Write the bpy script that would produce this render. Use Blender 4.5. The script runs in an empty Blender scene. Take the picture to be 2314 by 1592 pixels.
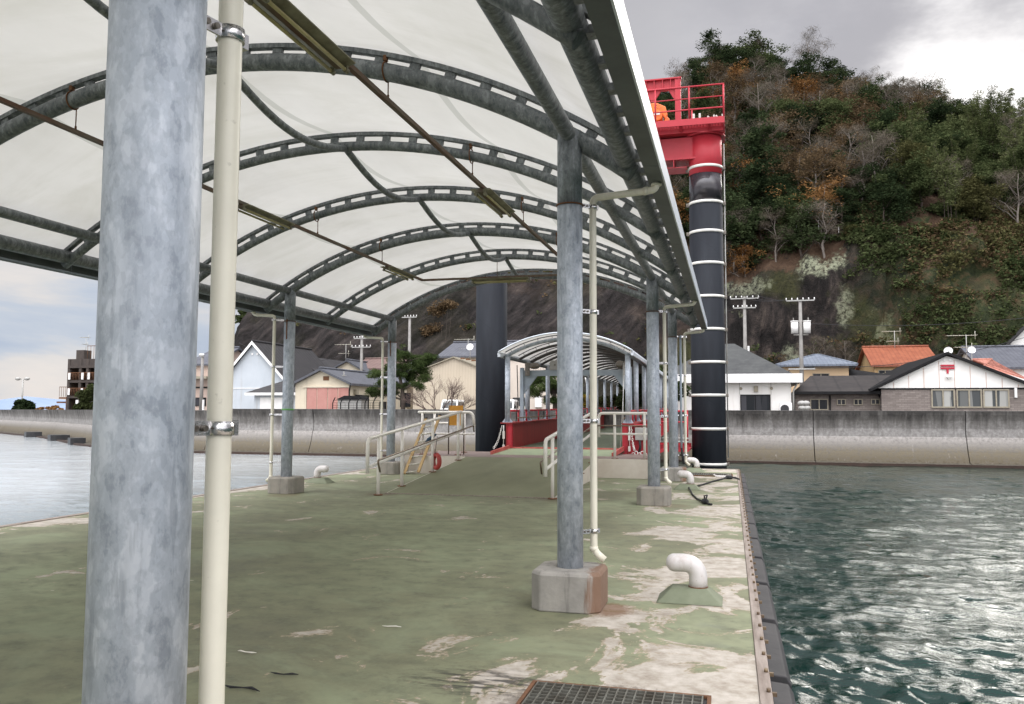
import bpy, bmesh, math, random
import numpy as np
from mathutils import Vector, Matrix
R_ = math.radians
rnd = random.Random(7); npr = np.random.RandomState(11)
scene = bpy.context.scene
C = scene.collection
# ---------------------------------------------------------------- camera
F_PX = 1880.0; PW, PH = 2314.0, 1592.0
PITCH = math.atan(134.0/F_PX); YAW = math.atan(495.0/F_PX*math.cos(PITCH)); ROLL = 0.0035
fw = Vector((-math.sin(YAW)*math.cos(PITCH), math.cos(YAW)*math.cos(PITCH), math.sin(PITCH)))
rt0 = Vector((math.cos(YAW), math.sin(YAW), 0)); up0 = rt0.cross(fw)
rt = rt0*math.cos(ROLL)+up0*math.sin(ROLL); up = up0*math.cos(ROLL)-rt0*math.sin(ROLL)
EYE = Vector((0, 0, 1.6))
cd = bpy.data.cameras.new('camera'); cam = bpy.data.objects.new('camera', cd); C.objects.link(cam)
cd.sensor_width = 36; cd.lens = F_PX/PW*36; cd.clip_start = 0.05; cd.clip_end = 9000
cam.matrix_world = Matrix(((rt.x, up.x, -fw.x, EYE.x), (rt.y, up.y, -fw.y, EYE.y), (rt.z, up.z, -fw.z, EYE.z), (0, 0, 0, 1)))
scene.camera = cam
def at(u, v, Y):
    """world point on the plane y = Y seen at photo pixel (u, v)"""
    d = fw + rt*((u-PW/2)/F_PX) + up*((PH/2-v)/F_PX)
    return EYE + d*((Y-EYE.y)/d.y)
# ---------------------------------------------------------------- node helper
class G:
    def __init__(s, nt): s.nt = nt; s.x = 0
    def n(s, t, **kw):
        o = s.nt.nodes.new(t)
        for k, v in kw.items(): setattr(o, k, v)
        return o
    def lk(s, a, b): s.nt.links.new(a, b)
    def put(s, sock, v):
        if isinstance(v, bpy.types.NodeSocket): s.lk(v, sock)
        elif v is not None:
            if isinstance(v, (tuple, list)) and len(v) == 3 and sock.type == 'RGBA': v = (*v, 1)
            sock.default_value = v
    def coord(s, w='Object'): return s.n('ShaderNodeTexCoord').outputs[w]
    def mapp(s, vec, sc=(1, 1, 1), loc=(0, 0, 0), rot=(0, 0, 0)):
        m = s.n('ShaderNodeMapping'); s.lk(vec, m.inputs[0]); m.inputs['Scale'].default_value = sc
        m.inputs['Location'].default_value = loc; m.inputs['Rotation'].default_value = rot; return m.outputs[0]
    def noise(s, vec, sc, det=4, rough=.55, dist=0):
        m = s.n('ShaderNodeTexNoise'); s.lk(vec, m.inputs['Vector']); m.inputs['Scale'].default_value = sc
        m.inputs['Detail'].default_value = det; m.inputs['Roughness'].default_value = rough; m.inputs['Distortion'].default_value = dist
        return m.outputs[0]
    def vor(s, vec, sc, feat='F1', out=0):
        m = s.n('ShaderNodeTexVoronoi'); m.feature = feat; s.lk(vec, m.inputs['Vector']); m.inputs['Scale'].default_value = sc; return m.outputs[out]
    def ramp(s, fac, st, interp='LINEAR'):
        m = s.n('ShaderNodeValToRGB'); s.put(m.inputs[0], fac); cr = m.color_ramp; cr.interpolation = interp
        while len(cr.elements) < len(st): cr.elements.new(.5)
        for e, (p, c) in zip(cr.elements, st):
            e.position = p; e.color = (c, c, c, 1) if isinstance(c, (int, float)) else (*c, 1)
        return m.outputs[0]
    def mix(s, f, a, b, mode='MIX'):
        m = s.n('ShaderNodeMix'); m.data_type = 'RGBA'; m.blend_type = mode
        s.put(m.inputs[0], f); s.put(m.inputs[6], a); s.put(m.inputs[7], b); return m.outputs[2]
    def ma(s, op, a, b=None, c=None, clamp=False):
        m = s.n('ShaderNodeMath'); m.operation = op; m.use_clamp = clamp
        s.put(m.inputs[0], a)
        if b is not None: s.put(m.inputs[1], b)
        if c is not None: s.put(m.inputs[2], c)
        return m.outputs[0]
    def sep(s, v): m = s.n('ShaderNodeSeparateXYZ'); s.lk(v, m.inputs[0]); return m.outputs
    def ss(s, v, lo, hi):
        m = s.n('ShaderNodeMapRange'); m.interpolation_type = 'SMOOTHSTEP'; s.put(m.inputs[0], v)
        m.inputs[1].default_value = lo; m.inputs[2].default_value = hi; return m.outputs[0]
    def bump(s, h, st=.3, d=.02):
        m = s.n('ShaderNodeBump'); m.inputs['Strength'].default_value = st; m.inputs['Distance'].default_value = d; s.lk(h, m.inputs['Height']); return m.outputs[0]
def newmat(name):
    m = bpy.data.materials.new(name); m.use_nodes = True; nt = m.node_tree
    b = nt.nodes['Principled BSDF']; return m, G(nt), b
# ---------------------------------------------------------------- sky, sun, exposure
SUN_D = (fw + rt*((2215-PW/2)/F_PX) + up*((PH/2-165)/F_PX)).normalized()
SUN_EL = math.asin(SUN_D.z); SUN_AZ = math.atan2(SUN_D.x, SUN_D.y)
w = bpy.data.worlds.new('World'); scene.world = w; w.use_nodes = True
g = G(w.node_tree); bg = w.node_tree.nodes['Background']
sky = g.n('ShaderNodeTexSky'); sky.sky_type = 'NISHITA'; sky.sun_disc = False
sky.sun_elevation = SUN_EL; sky.sun_rotation = SUN_AZ
tc = g.coord('Generated'); sx = g.sep(tc)
zc = g.ma('MAXIMUM', sx[2], .02)
dom = g.n('ShaderNodeCombineXYZ'); k = g.ma('ADD', zc, .16)
g.lk(g.ma('DIVIDE', sx[0], k), dom.inputs[0]); g.lk(g.ma('DIVIDE', sx[1], k), dom.inputs[1]); g.lk(sx[2], dom.inputs[2])
cn = g.noise(g.mapp(dom.outputs[0], (1, 1, 1), (3.1, .4, 0)), .8, 8, .56, .3)
cn2 = g.noise(g.mapp(dom.outputs[0], (1, 1, 1), (7, 2, 0)), 2.3, 6, .6)
dotn = g.n('ShaderNodeVectorMath', operation='DOT_PRODUCT'); g.lk(tc, dotn.inputs[0]); dotn.inputs[1].default_value = SUN_D
sd = g.ma('ADD', dotn.outputs['Value'], g.ma('MULTIPLY', g.ma('SUBTRACT', cn2, .5), .02))
glow = g.ma('ADD', g.ma('MULTIPLY', g.ma('POWER', g.ss(sd, .990, 1.0005), 1.8), .50), g.ma('MULTIPLY', g.ma('MULTIPLY', g.ss(sd, .93, 1.0), g.ss(cn2, .38, .68)), .13))
cloud = g.ramp(cn, [(.28, (.30, .305, .34)), (.42, (.355, .355, .39)), (.56, (.41, .405, .425)), (.74, (.50, .49, .49))])
# overcast sky, dim near the horizon, brighter overhead; boosted behind the camera as fill
elev = g.ma('ADD', 1.0, g.ma('MULTIPLY', g.ss(sx[2], .46, .95), 2.3))
back = g.ma('ADD', 1.0, g.ma('MULTIPLY', g.ss(g.ma('MULTIPLY', sx[1], -1), -.2, .45), 3.5))
br = g.ma('MULTIPLY', elev, back)
cl = g.mix(1.0, cloud, br, 'MULTIPLY')
cl = g.mix(1.0, cl, g.mix(1.0, (1.0, .97, .92), glow, 'MULTIPLY'), 'ADD')
# bluer gap with cream cloud edges low on the left
leftm = g.ma('MULTIPLY', g.ss(g.ma('MULTIPLY', sx[0], -1), .30, .62), g.ma('SUBTRACT', 1.0, g.ss(sx[2], .22, .45)))
lowc = g.ramp(g.noise(g.mapp(tc, (1.2, 1.2, 5.5), (.3, .2, .1)), 2.4, 6, .55, .3), [(.36, (.36, .43, .55)), (.47, (.46, .51, .59)), (.56, (.63, .61, .60)), (.68, (.74, .68, .63))])
cl = g.mix(g.ma('MULTIPLY', leftm, .85), cl, lowc)
skyc = g.mix(1.0, sky.outputs[0], (.10, .10, .10), 'MULTIPLY')
g.lk(g.mix(.975, skyc, cl), bg.inputs['Color']); bg.inputs['Strength'].default_value = 1.0
sl = bpy.data.lights.new('sun', 'SUN'); sl.energy = 1.3; sl.angle = R_(22); sl.color = (1, .95, .88)
so = bpy.data.objects.new('sun', sl); C.objects.link(so); so.rotation_euler = (-SUN_D).to_track_quat('-Z', 'Y').to_euler(); so.location = (20, 40, 60)
scene.view_settings.view_transform = 'Standard'; scene.view_settings.look = 'None'
scene.view_settings.gamma = 1; scene.view_settings.exposure = 0.36
scene.render.engine = 'CYCLES'
cy = scene.cycles; cy.max_bounces = 7; cy.diffuse_bounces = 4; cy.glossy_bounces = 3; cy.transmission_bounces = 4; cy.use_denoising = True
cy.caustics_reflective = False; cy.caustics_refractive = False
# ---------------------------------------------------------------- mesh builder
class MB:
    def __init__(s): s.v = []; s.f = []; s.sm = []
    def add(s, vs, fs, smooth=False):
        o = len(s.v); s.v += [tuple(p) for p in vs]; s.f += [tuple(i+o for i in f) for f in fs]; s.sm += [smooth]*len(fs); return s
    def box(s, x0, x1, y0, y1, z0, z1):
        return s.add([(x, y, z) for z in (z0, z1) for y in (y0, y1) for x in (x0, x1)],
                     [(0, 2, 3, 1), (4, 5, 7, 6), (0, 1, 5, 4), (2, 6, 7, 3), (0, 4, 6, 2), (1, 3, 7, 5)])
    def obox(s, c, sx, sy, sz, ax=None, ay=None, az=None):
        ax = Vector(ax or (1, 0, 0)).normalized(); ay = Vector(ay or (0, 1, 0)).normalized(); az = Vector(az) if az else ax.cross(ay); c = Vector(c)
        return s.add([c+ax*i*sx/2+ay*j*sy/2+az*k*sz/2 for k in (-1, 1) for j in (-1, 1) for i in (-1, 1)],
                     [(0, 2, 3, 1), (4, 5, 7, 6), (0, 1, 5, 4), (2, 6, 7, 3), (0, 4, 6, 2), (1, 3, 7, 5)])
    def prism(s, pts, d):
        n = len(pts); d = Vector(d); P = [Vector(p) for p in pts]
        return s.add(P+[p+d for p in P], [tuple(range(n))[::-1], tuple(range(n, 2*n))]+[(i, (i+1) % n, (i+1) % n+n, i+n) for i in range(n)])
    def bar(s, a, b, wd, ht, upv=(0, 0, 1)):
        a = Vector(a); b = Vector(b); d = (b-a); L = d.length; d.normalize(); sd = d.cross(Vector(upv)).normalized(); u2 = sd.cross(d)
        return s.obox((a+b)/2, wd, L, ht, sd, d, u2)
    def tube(s, pts, r, n=12, caps=True, closed=False):
        P = [Vector(p) for p in pts]; m = len(P); rr = r if isinstance(r, (list, tuple)) else [r]*m
        def tan(i):
            if closed: return (P[(i+1) % m]-P[i-1]).normalized()
            return (P[min(i+1, m-1)]-P[max(i-1, 0)]).normalized()
        t = tan(0); ref = Vector((0, 0, 1)) if abs(t.z) < .9 else Vector((1, 0, 0)); u = t.cross(ref).normalized()
        vs = []
        for i in range(m):
            t = tan(i); u = (u - t*u.dot(t)).normalized(); w2 = t.cross(u)
            for k in range(n):
                a = 2*math.pi*k/n; vs.append(P[i]+(u*math.cos(a)+w2*math.sin(a))*rr[i])
        fs = []
        for i in range(m if closed else m-1):
            for k in range(n):
                j = (i+1) % m; fs.append((i*n+k, i*n+(k+1) % n, j*n+(k+1) % n, j*n+k))
        s.add(vs, fs, True)
        if caps and not closed:
            o = len(s.v)-m*n; s.f += [tuple(o+k for k in range(n))[::-1], tuple(o+(m-1)*n+k for k in range(n))]; s.sm += [False, False]
        return s
    def cyl(s, a, b, r, n=16, r2=None): return s.tube([a, b], [r, r if r2 is None else r2], n)
    def quad(s, *p): return s.add(p, [tuple(range(len(p)))])
    def ell(s, c, r, n=10, m=6):
        c = Vector(c); vs = [c+Vector((0, 0, -r[2]))]
        for j in range(1, m):
            ph = -math.pi/2+math.pi*j/m
            for i in range(n): a = 2*math.pi*i/n; vs.append(c+Vector((r[0]*math.cos(ph)*math.cos(a), r[1]*math.cos(ph)*math.sin(a), r[2]*math.sin(ph))))
        vs.append(c+Vector((0, 0, r[2]))); L = len(vs)-1
        fs = [(0, 1+(i+1) % n, 1+i) for i in range(n)]
        for j in range(m-2):
            for i in range(n): a = 1+j*n; fs.append((a+i, a+(i+1) % n, a+n+(i+1) % n, a+n+i))
        a = 1+(m-2)*n; fs += [(a+i, a+(i+1) % n, L) for i in range(n)]
        return s.add(vs, fs, True)
    def build(s, name, m, parent=None, bevel=0, label=None):
        me = bpy.data.meshes.new(name); off = org(parent) if parent else Vector((0, 0, 0))
        me.from_pydata([(p[0]-off.x, p[1]-off.y, p[2]-off.z) for p in s.v], [], s.f)
        me.polygons.foreach_set('use_smooth', s.sm); me.materials.append(m); me.update()
        o = bpy.data.objects.new(name, me); C.objects.link(o)
        if parent: o.parent = parent; ORG[o.name] = off
        else: ORG[o.name] = Vector((0, 0, 0))
        if bevel:
            b = o.modifiers.new('bevel', 'BEVEL'); b.width = bevel; b.segments = 2; b.limit_method = 'ANGLE'; b.angle_limit = R_(40)
        if label: o['label'] = label
        return o
ORG = {}
def org(o): return ORG[o.name]
def tag(o, label=None, cat=None, group=None, kind=None):
    if label: o['label'] = label
    if cat: o['category'] = cat
    if group: o['group'] = group
    if kind: o['kind'] = kind
    return o
def thing(name, label, cat, loc=(0, 0, 0), group=None):
    o = bpy.data.objects.new(name, None); C.objects.link(o); o.location = loc; o.empty_display_size = .2
    ORG[o.name] = Vector(loc); return tag(o, label, cat, group)
def copy_tree(o, parent=None):
    c = o.copy(); C.objects.link(c)
    if parent: c.parent = parent
    for ch in list(o.children): copy_tree(ch, c)
    return c
def arr_mesh(name, V, Fq, m, smooth=False):
    me = bpy.data.meshes.new(name); me.vertices.add(len(V)); me.vertices.foreach_set('co', np.asarray(V, np.float32).ravel())
    nf = len(Fq); k = Fq.shape[1]; me.loops.add(nf*k); me.loops.foreach_set('vertex_index', Fq.astype(np.int32).ravel())
    me.polygons.add(nf); me.polygons.foreach_set('loop_start', np.arange(0, nf*k, k, dtype=np.int32)); me.polygons.foreach_set('loop_total', np.full(nf, k, np.int32))
    me.polygons.foreach_set('use_smooth', np.full(nf, smooth)); me.materials.append(m); me.update(calc_edges=True); me.validate(); return me
def np_obj(name, V, Fq, m, smooth=False, parent=None):
    o = bpy.data.objects.new(name, arr_mesh(name, V, Fq, m, smooth)); C.objects.link(o)
    if parent: o.parent = parent
    return o
_lat = np.random.RandomState(5).rand(256, 256)
def vnoise(x, y):
    x = np.asarray(x, float); y = np.asarray(y, float)
    xi = np.floor(x).astype(int); yi = np.floor(y).astype(int); fx = x-xi; fy = y-yi; fx = fx*fx*(3-2*fx); fy = fy*fy*(3-2*fy)
    a = _lat[xi % 256, yi % 256]; b = _lat[(xi+1) % 256, yi % 256]; c = _lat[xi % 256, (yi+1) % 256]; d = _lat[(xi+1) % 256, (yi+1) % 256]
    return (a*(1-fx)+b*fx)*(1-fy)+(c*(1-fx)+d*fx)*fy-.5
def fbm(x, y, o=4):
    s = 0
    for i in range(o): s = s+vnoise(x*2**i+17*i, y*2**i+31*i)/2**i
    return s
def sstep(x, a, b): t = np.clip((x-a)/(b-a), 0, 1); return t*t*(3-2*t)
# ---------------------------------------------------------------- materials
def simple(name, c1, c2=None, sc=3, rough=.6, metal=0, bump=.15, bd=.01, st=(1, 1, 1), det=5, lo=.35, hi=.65, spec=.5):
    m, g, b = newmat(name); co = g.coord()
    n = g.noise(g.mapp(co, st), sc, det, .6)
    c2 = c2 or tuple(x*.8 for x in c1)
    g.lk(g.ramp(n, [(lo, c1), (hi, c2)]), b.inputs['Base Color'])
    b.inputs['Roughness'].default_value = rough; b.inputs['Metallic'].default_value = metal; b.inputs['Specular IOR Level'].default_value = spec
    if bump: g.lk(g.bump(g.noise(co, sc*6, 4), bump, bd), b.inputs['Normal'])
    return m
def stained(name, c, stain, sc=6, amt=.6, rough=.4, st=(1, 1, .25), spec=.5):
    m, g, b = newmat(name); co = g.coord(); n = g.noise(co, sc*.4, 6, .65)
    k = g.ramp(n, [(.35, c), (.68, tuple(x*.82 for x in c))]); s1 = g.ramp(g.noise(g.mapp(co, st, (3, 1, 7)), sc, 8, .7), [(.52, 0.0), (.62, amt*.4), (.72, amt)])
    k = g.mix(s1, k, stain); k = g.mix(g.ramp(g.noise(co, sc*7, 3), [(.68, 0.0), (.74, amt)]), k, tuple(x*.7 for x in stain))
    g.lk(k, b.inputs['Base Color']); g.lk(g.ramp(s1, [(0, rough), (1, .85)]), b.inputs['Roughness']); b.inputs['Specular IOR Level'].default_value = spec
    g.lk(g.bump(g.noise(co, sc*8, 4), .1, .004), b.inputs['Normal']); return m
def galv(name, a, b2, c, rough=.5):
    m, g, b = newmat(name); co = g.coord('Object')
    n1 = g.noise(g.mapp(co, (1, 1, .5)), 17, 6, .62, .12); n2 = g.vor(g.mapp(co, (1, 1, .6)), 75, 'F1', 1); n3 = g.noise(g.mapp(co, (1, 1, .07)), 16, 4)
    base = g.ramp(n1, [(.40, a), (.46, b2), (.53, b2), (.60, c)]); base = g.mix(g.ramp(g.noise(g.mapp(co, (1, 1, .6)), 38, 5, .7), [(.45, 0.0), (.66, .55)]), base, c); base = g.mix(g.ramp(g.noise(g.mapp(co, (1, 1, .5), (5, 2, 1)), 3.2, 3), [(.5, 0.0), (.7, .35)]), base, a); base = g.mix(g.ramp(g.noise(g.mapp(co, (1, 1, .12), (2, 9, 1)), 26, 4, .6), [(.60, 0.0), (.68, .5)]), base, tuple(x*.8 for x in a)); base = g.mix(g.ramp(g.noise(g.mapp(co, (1, 1, .5), (8, 2, 1)), 5, 7, .75), [(.68, 0.0), (.73, .5)]), base, (.30, .25, .19))
    s = g.sep(n2); base = g.mix(.07, base, s[0], 'OVERLAY')
    base = g.mix(g.ramp(n3, [(.52, 0.0), (.75, .35)]), base, tuple(x*.6 for x in a))
    g.lk(base, b.inputs['Base Color']); b.inputs['Roughness'].default_value = rough; b.inputs['Metallic'].default_value = .1
    g.lk(g.bump(g.noise(co, 30, 5), .12, .004), b.inputs['Normal']); return m
M = {}
M['galv'] = galv('galvanised steel', (.27, .305, .345), (.37, .41, .455), (.50, .54, .585))
M['galvmid'] = galv('grimy galvanised steel', (.12, .135, .15), (.19, .21, .225), (.30, .33, .35))
M['galvold_shaded'] = galv('weathered pipe with painted shade', (.075, .088, .094), (.135, .150, .155), (.24, .26, .265), .5)  # aged pipe steel, with the shade under the roof mixed into its tone
M['gutter'] = simple('gutter sheet', (.10, .115, .11), (.06, .07, .068), 2, .5, .3)
M['gutterwhite'] = simple('gutter face', (.66, .70, .74), (.55, .60, .64), 2, .4)
M['pvc'] = stained('cream plastic pipe', (.80, .76, .62), (.42, .38, .28), 4, .30, .4, (2, 2, .15))
M['chrome'] = simple('stainless clamp', (.72, .70, .68), (.5, .5, .5), 20, .18, 1)
M['bolt'] = simple('bolt', (.25, .23, .2), (.12, .1, .08), 60, .4, .8)
M['dark'] = simple('dark opening', (.015, .016, .018), (.03, .03, .03), 3, .4)
M['darksteel'] = simple('dark roof rib', (.050, .046, .042), (.08, .074, .068), 4, .6)
M['rail'] = simple('white railing paint', (.80, .77, .70), (.74, .70, .62), 4, .35, 0, .1, .002)
M['brownrail'] = simple('bronze hand rail', (.16, .12, .08), (.24, .19, .14), 5, .35, .5)
M['rust'] = simple('rust', (.10, .045, .02), (.18, .08, .035), 9, .9, 0, .5)
M['rustrail'] = simple('rusty channel', (.15, .13, .10), (.12, .055, .03), 6, .75, .1, .3, .004, (1, .3, 1))
M['lampshade'] = simple('lamp reflector', (.26, .25, .17), (.12, .10, .06), 5, .5, .1)
M['tubelamp'] = simple('dusty lamp tube', (.50, .44, .22), (.38, .33, .15), 8, .35)
M['red'] = stained('red paint', (.46, .034, .048), (.26, .05, .045), 1.6, .55, .45, (1, 1, .18), .35)
M['redold'] = simple('faded red paint', (.30, .026, .024), (.21, .020, .018), 2.2, .5, 0, .1, .004, (3, 3, .3))
M['redflap'] = simple('worn red edge', (.50, .13, .11), (.38, .06, .05), 6, .55)
M['orange'] = simple('orange hoist', (.80, .17, .02), (.72, .13, .015), 3, .35)
M['hole'] = simple('hole', (.03, .015, .01), None, 3, .6)
M['strap'] = simple('white strap', (.68, .68, .64), (.60, .58, .52), 6, .35)
M['rubber'] = simple('rubber fender', (.022, .022, .023), (.042, .040, .040), 3, .7, 0, .3, .006)
M['curb'] = simple('timber kerb', (.33, .28, .24), (.20, .16, .13), 4, .85, 0, .5, .01, (6, .5, 3))
M['brass'] = simple('bolt head', (.22, .16, .09), (.12, .08, .05), 9, .5, .4)
M['vent'] = stained('white vent paint', (.64, .61, .58), (.30, .20, .14), 7, .55, .38)
M['mound'] = simple('green coated mound', (.135, .155, .095), (.18, .20, .13), 5, .75, 0, .3, .004)
M['rope'] = simple('black rope', (.015, .015, .016), (.03, .03, .03), 60, .9, 0, .6, .004)
M['grate'] = simple('steel grating', (.20, .20, .17), (.10, .09, .07), 8, .6, .4)
M['buoy'] = simple('red life buoy', (.42, .05, .04), (.30, .04, .03), 5, .6)
M['yellow'] = simple('ladder rail', (.40, .27, .11), (.30, .19, .07), 6, .6)
M['alu'] = simple('aluminium rung', (.52, .50, .42), (.40, .38, .30), 6, .45, .2)
M['board'] = simple('orange board', (.56, .27, .03), (.48, .21, .02), 4, .6)
M['navyblue'] = simple('navy cloth', (.02, .05, .09), None, 5, .8)
M['green tape'] = simple('green tape', (.16, .45, .12), None, 5, .5)
M['boxgrey'] = simple('grey steel box', (.38, .38, .35), (.30, .29, .27), 3, .45)
M['beamgrey'] = simple('pale blue-grey paint', (.36, .42, .47), (.28, .33, .38), 3, .45)
def pilemat():
    m, g, b = newmat('pile sleeve'); co = g.coord(); s = g.sep(co)
    ang = g.ma('ARCTAN2', s[1], s[0])
    t = g.ma('FRACT', g.ma('ADD', g.ma('MULTIPLY', s[2], .42), g.ma('MULTIPLY', ang, 1/(2*math.pi))))
    line = g.ma('LESS_THAN', t, .008)
    n = g.noise(g.mapp(co, (1, 1, .15)), 4, 5)
    base = g.ramp(n, [(.35, (.009, .011, .015)), (.62, (.014, .017, .022)), (.8, (.024, .027, .032))])
    base = g.mix(line, base, (.008, .01, .014))
    g.lk(base, b.inputs['Base Color']); b.inputs['Roughness'].default_value = .7; b.inputs['Specular IOR Level'].default_value = .25
    fine = g.ma('SINE', g.ma('MULTIPLY', s[2], 60))
    g.lk(g.bump(g.ma('ADD', g.ma('MULTIPLY', fine, .3), g.noise(co, 8, 3)), .10, .006), b.inputs['Normal']); return m
M['pile'] = pilemat()
M['pilegloss'] = simple('gloss black band', (.02, .018, .02), (.035, .03, .035), 3, .16, 0, .05, .004)
def memmat(name, seams):
    m, g, b = newmat(name); nt = m.node_tree; co = g.coord(); s = g.sep(co)
    col = g.ramp(g.noise(g.mapp(co, (1, .5, 1)), 1.3, 6, .6), [(.3, (.66, .65, .605)), (.7, (.74, .73, .69))])
    sp = g.ramp(g.noise(co, 30, 2), [(.72, 0.0), (.80, .25)])
    col = g.mix(sp, col, (.55, .52, .44)); col = g.mix(g.ramp(g.noise(g.mapp(co, (.5, 1.2, 1), (3, 1, 0)), .9, 7, .65, .6), [(.46, 0.0), (.72, .45)]), col, (.50, .49, .42))
    for X in seams:
        k = g.ma('LESS_THAN', g.ma('ABSOLUTE', g.ma('SUBTRACT', s[0], X)), .045)
        col = g.mix(g.ma('MULTIPLY', k, .55), col, (.42, .43, .38))
    d = g.n('ShaderNodeBsdfDiffuse'); t = g.n('ShaderNodeBsdfTranslucent'); mx = g.n('ShaderNodeMixShader'); mx.inputs[0].default_value = .33
    g.lk(col, d.inputs[0]); g.lk(col, t.inputs[0]); g.lk(d.outputs[0], mx.inputs[1]); g.lk(t.outputs[0], mx.inputs[2])
    g.lk(mx.outputs[0], nt.nodes['Material Output'].inputs['Surface']); return m
M['mem'] = memmat('roof membrane', (-2.72, -4.92, -7.08)); M['mem2'] = memmat('gangway membrane', (0.0,))
def concmat(name, a, b2, rustx=None):
    m, g, b = newmat(name); co = g.coord()
    n = g.noise(co, 3, 6, .65); v = g.noise(g.mapp(co, (7, 7, .8)), 2, 5, .6)
    c = g.ramp(n, [(.3, a), (.7, b2)]); c = g.mix(g.ramp(v, [(.56, 0.0), (.64, .55)]), c, tuple(x*.45 for x in a))
    if rustx is not None:
        s = g.sep(co); k = g.ma('MULTIPLY', g.ss(g.ma('ADD', s[0], g.ma('MULTIPLY', g.ma('SUBTRACT', v, .5), .3)), rustx, rustx+.07), .75); c = g.mix(k, c, (.17, .075, .03))
    g.lk(c, b.inputs['Base Color']); b.inputs['Roughness'].default_value = .9
    g.lk(g.bump(g.noise(co, 18, 6), .4, .012), b.inputs['Normal']); return m
M['plinth'] = concmat('plinth concrete', (.33, .30, .25), (.20, .19, .165)); M['plinthrust'] = concmat('rust stained plinth', (.36, .34, .30), (.22, .21, .19), .17)
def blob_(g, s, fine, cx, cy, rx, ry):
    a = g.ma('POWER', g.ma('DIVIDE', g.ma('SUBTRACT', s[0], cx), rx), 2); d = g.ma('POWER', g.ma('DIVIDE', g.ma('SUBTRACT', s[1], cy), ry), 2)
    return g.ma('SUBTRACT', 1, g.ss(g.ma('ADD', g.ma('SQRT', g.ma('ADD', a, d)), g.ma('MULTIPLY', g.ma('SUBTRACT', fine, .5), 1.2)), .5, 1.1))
def deckmat():
    m, g, b = newmat('green deck coating'); co = g.coord(); s = g.sep(co)
    big = g.noise(g.mapp(co, (1, .8, 1)), .35, 5, .6); n = g.noise(g.mapp(co, (1.05, .85, 1), (4.2, 1.1, 0), (0, 0, .5)), 1.05, 10, .66, .7); fine = g.noise(co, 26, 6, .65)
    er = g.ss(s[0], -2.3, .1); el = g.ss(g.ma('MULTIPLY', s[0], -1), 8.3, 9.6); near = g.ma('MULTIPLY', g.ma('SUBTRACT', 1, g.ss(s[1], 4.6, 6.3)), g.ss(s[0], -3.4, -1.4))
    q = g.ma('ADD', n, g.ma('ADD', g.ma('MULTIPLY', er, .135), g.ma('ADD', g.ma('MULTIPLY', el, .14), g.ma('MULTIPLY', near, .10))))
    q = g.ma('ADD', q, g.ma('MULTIPLY', g.ma('SUBTRACT', fine, .5), .11))
    green = g.ramp(big, [(.34, (.140, .134, .078)), (.46, (.190, .192, .115)), (.54, (.225, .238, .145)), (.66, (.300, .325, .205))])
    green = g.mix(g.ramp(g.noise(g.mapp(co, (1, 1.6, 1)), 2.6, 7, .6), [(.42, 0.0), (.56, .30), (.75, .60)]), green, (.095, .098, .062)); green = g.mix(g.ramp(g.noise(g.mapp(co, (1, 1, 1), (2, 8, 0), (0, 0, .7)), 5.2, 8, .7), [(.50, 0.0), (.60, .30), (.74, .7)]), green, (.075, .078, .055)); green = g.mix(g.ramp(g.noise(g.mapp(co, (1, 1, 1), (6, 3, 0)), .7, 6, .7, .5), [(.50, 0.0), (.62, .5)]), green, (.27, .31, .19))
    green = g.mix(g.ramp(fine, [(.3, .0), (.75, .25)]), green, (.26, .29, .18))
    grey = g.ramp(g.noise(g.mapp(co, (1, 1, 1), (9, 5, 0)), 1.1, 5), [(.62, 0.0), (.72, .6)])
    green = g.mix(g.ma('MULTIPLY', grey, er), green, (.13, .135, .125))
    beige = g.ramp(g.noise(co, 7, 8, .65), [(.32, (.27, .23, .18)), (.5, (.41, .37, .31)), (.66, (.52, .48, .42))])
    rim = g.ramp(q, [(.605, 0.0), (.622, .9), (.64, 0.0)]); pat = g.ramp(q, [(.615, 0.0), (.628, 1.0)])
    c = g.mix(pat, green, beige); c = g.mix(g.ma('MULTIPLY', rim, .5), c, (.33, .24, .14))
    spot = g.ramp(g.noise(g.mapp(co, (1, 1.6, 1), (3, 7, 0)), 5.5, 2), [(.755, 0.0), (.77, .8)]); c = g.mix(spot, c, (.5, .47, .38))
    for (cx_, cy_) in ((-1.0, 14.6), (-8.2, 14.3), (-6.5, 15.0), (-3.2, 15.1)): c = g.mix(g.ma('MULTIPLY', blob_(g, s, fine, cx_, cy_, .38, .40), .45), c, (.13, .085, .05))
    # rust wash beside the near plinth and soot fans at the grating corner
    def blob(cx, cy, rx, ry, lo=.5, hi=1.0):
        a = g.ma('POWER', g.ma('DIVIDE', g.ma('SUBTRACT', s[0], cx), rx), 2); d = g.ma('POWER', g.ma('DIVIDE', g.ma('SUBTRACT', s[1], cy), ry), 2)
        rr = g.ma('SQRT', g.ma('ADD', a, d)); rr = g.ma('ADD', rr, g.ma('MULTIPLY', g.ma('SUBTRACT', fine, .5), .9)); return g.ma('SUBTRACT', 1, g.ss(rr, lo, hi))
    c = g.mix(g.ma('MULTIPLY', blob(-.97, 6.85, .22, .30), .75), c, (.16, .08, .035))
    sm = g.noise(g.mapp(co, (3, 14, 1), (0, 0, 0), (0, 0, .35)), 1.6, 5)
    c = g.mix(g.ma('MULTIPLY', blob(-1.45, 4.85, .55, .32, .3, 1.1), g.ramp(sm, [(.47, 0.0), (.56, .85)])), c, (.03, .028, .025))
    c = g.mix(g.ma('MULTIPLY', blob(-.65, 4.45, .66, .56, .85, 1.02), .5), c, (.05, .035, .025))
    g.lk(c, b.inputs['Base Color']); g.lk(g.ramp(big, [(.35, .55), (.6, .8)]), b.inputs['Roughness']); b.inputs['Specular IOR Level'].default_value = .3
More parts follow.
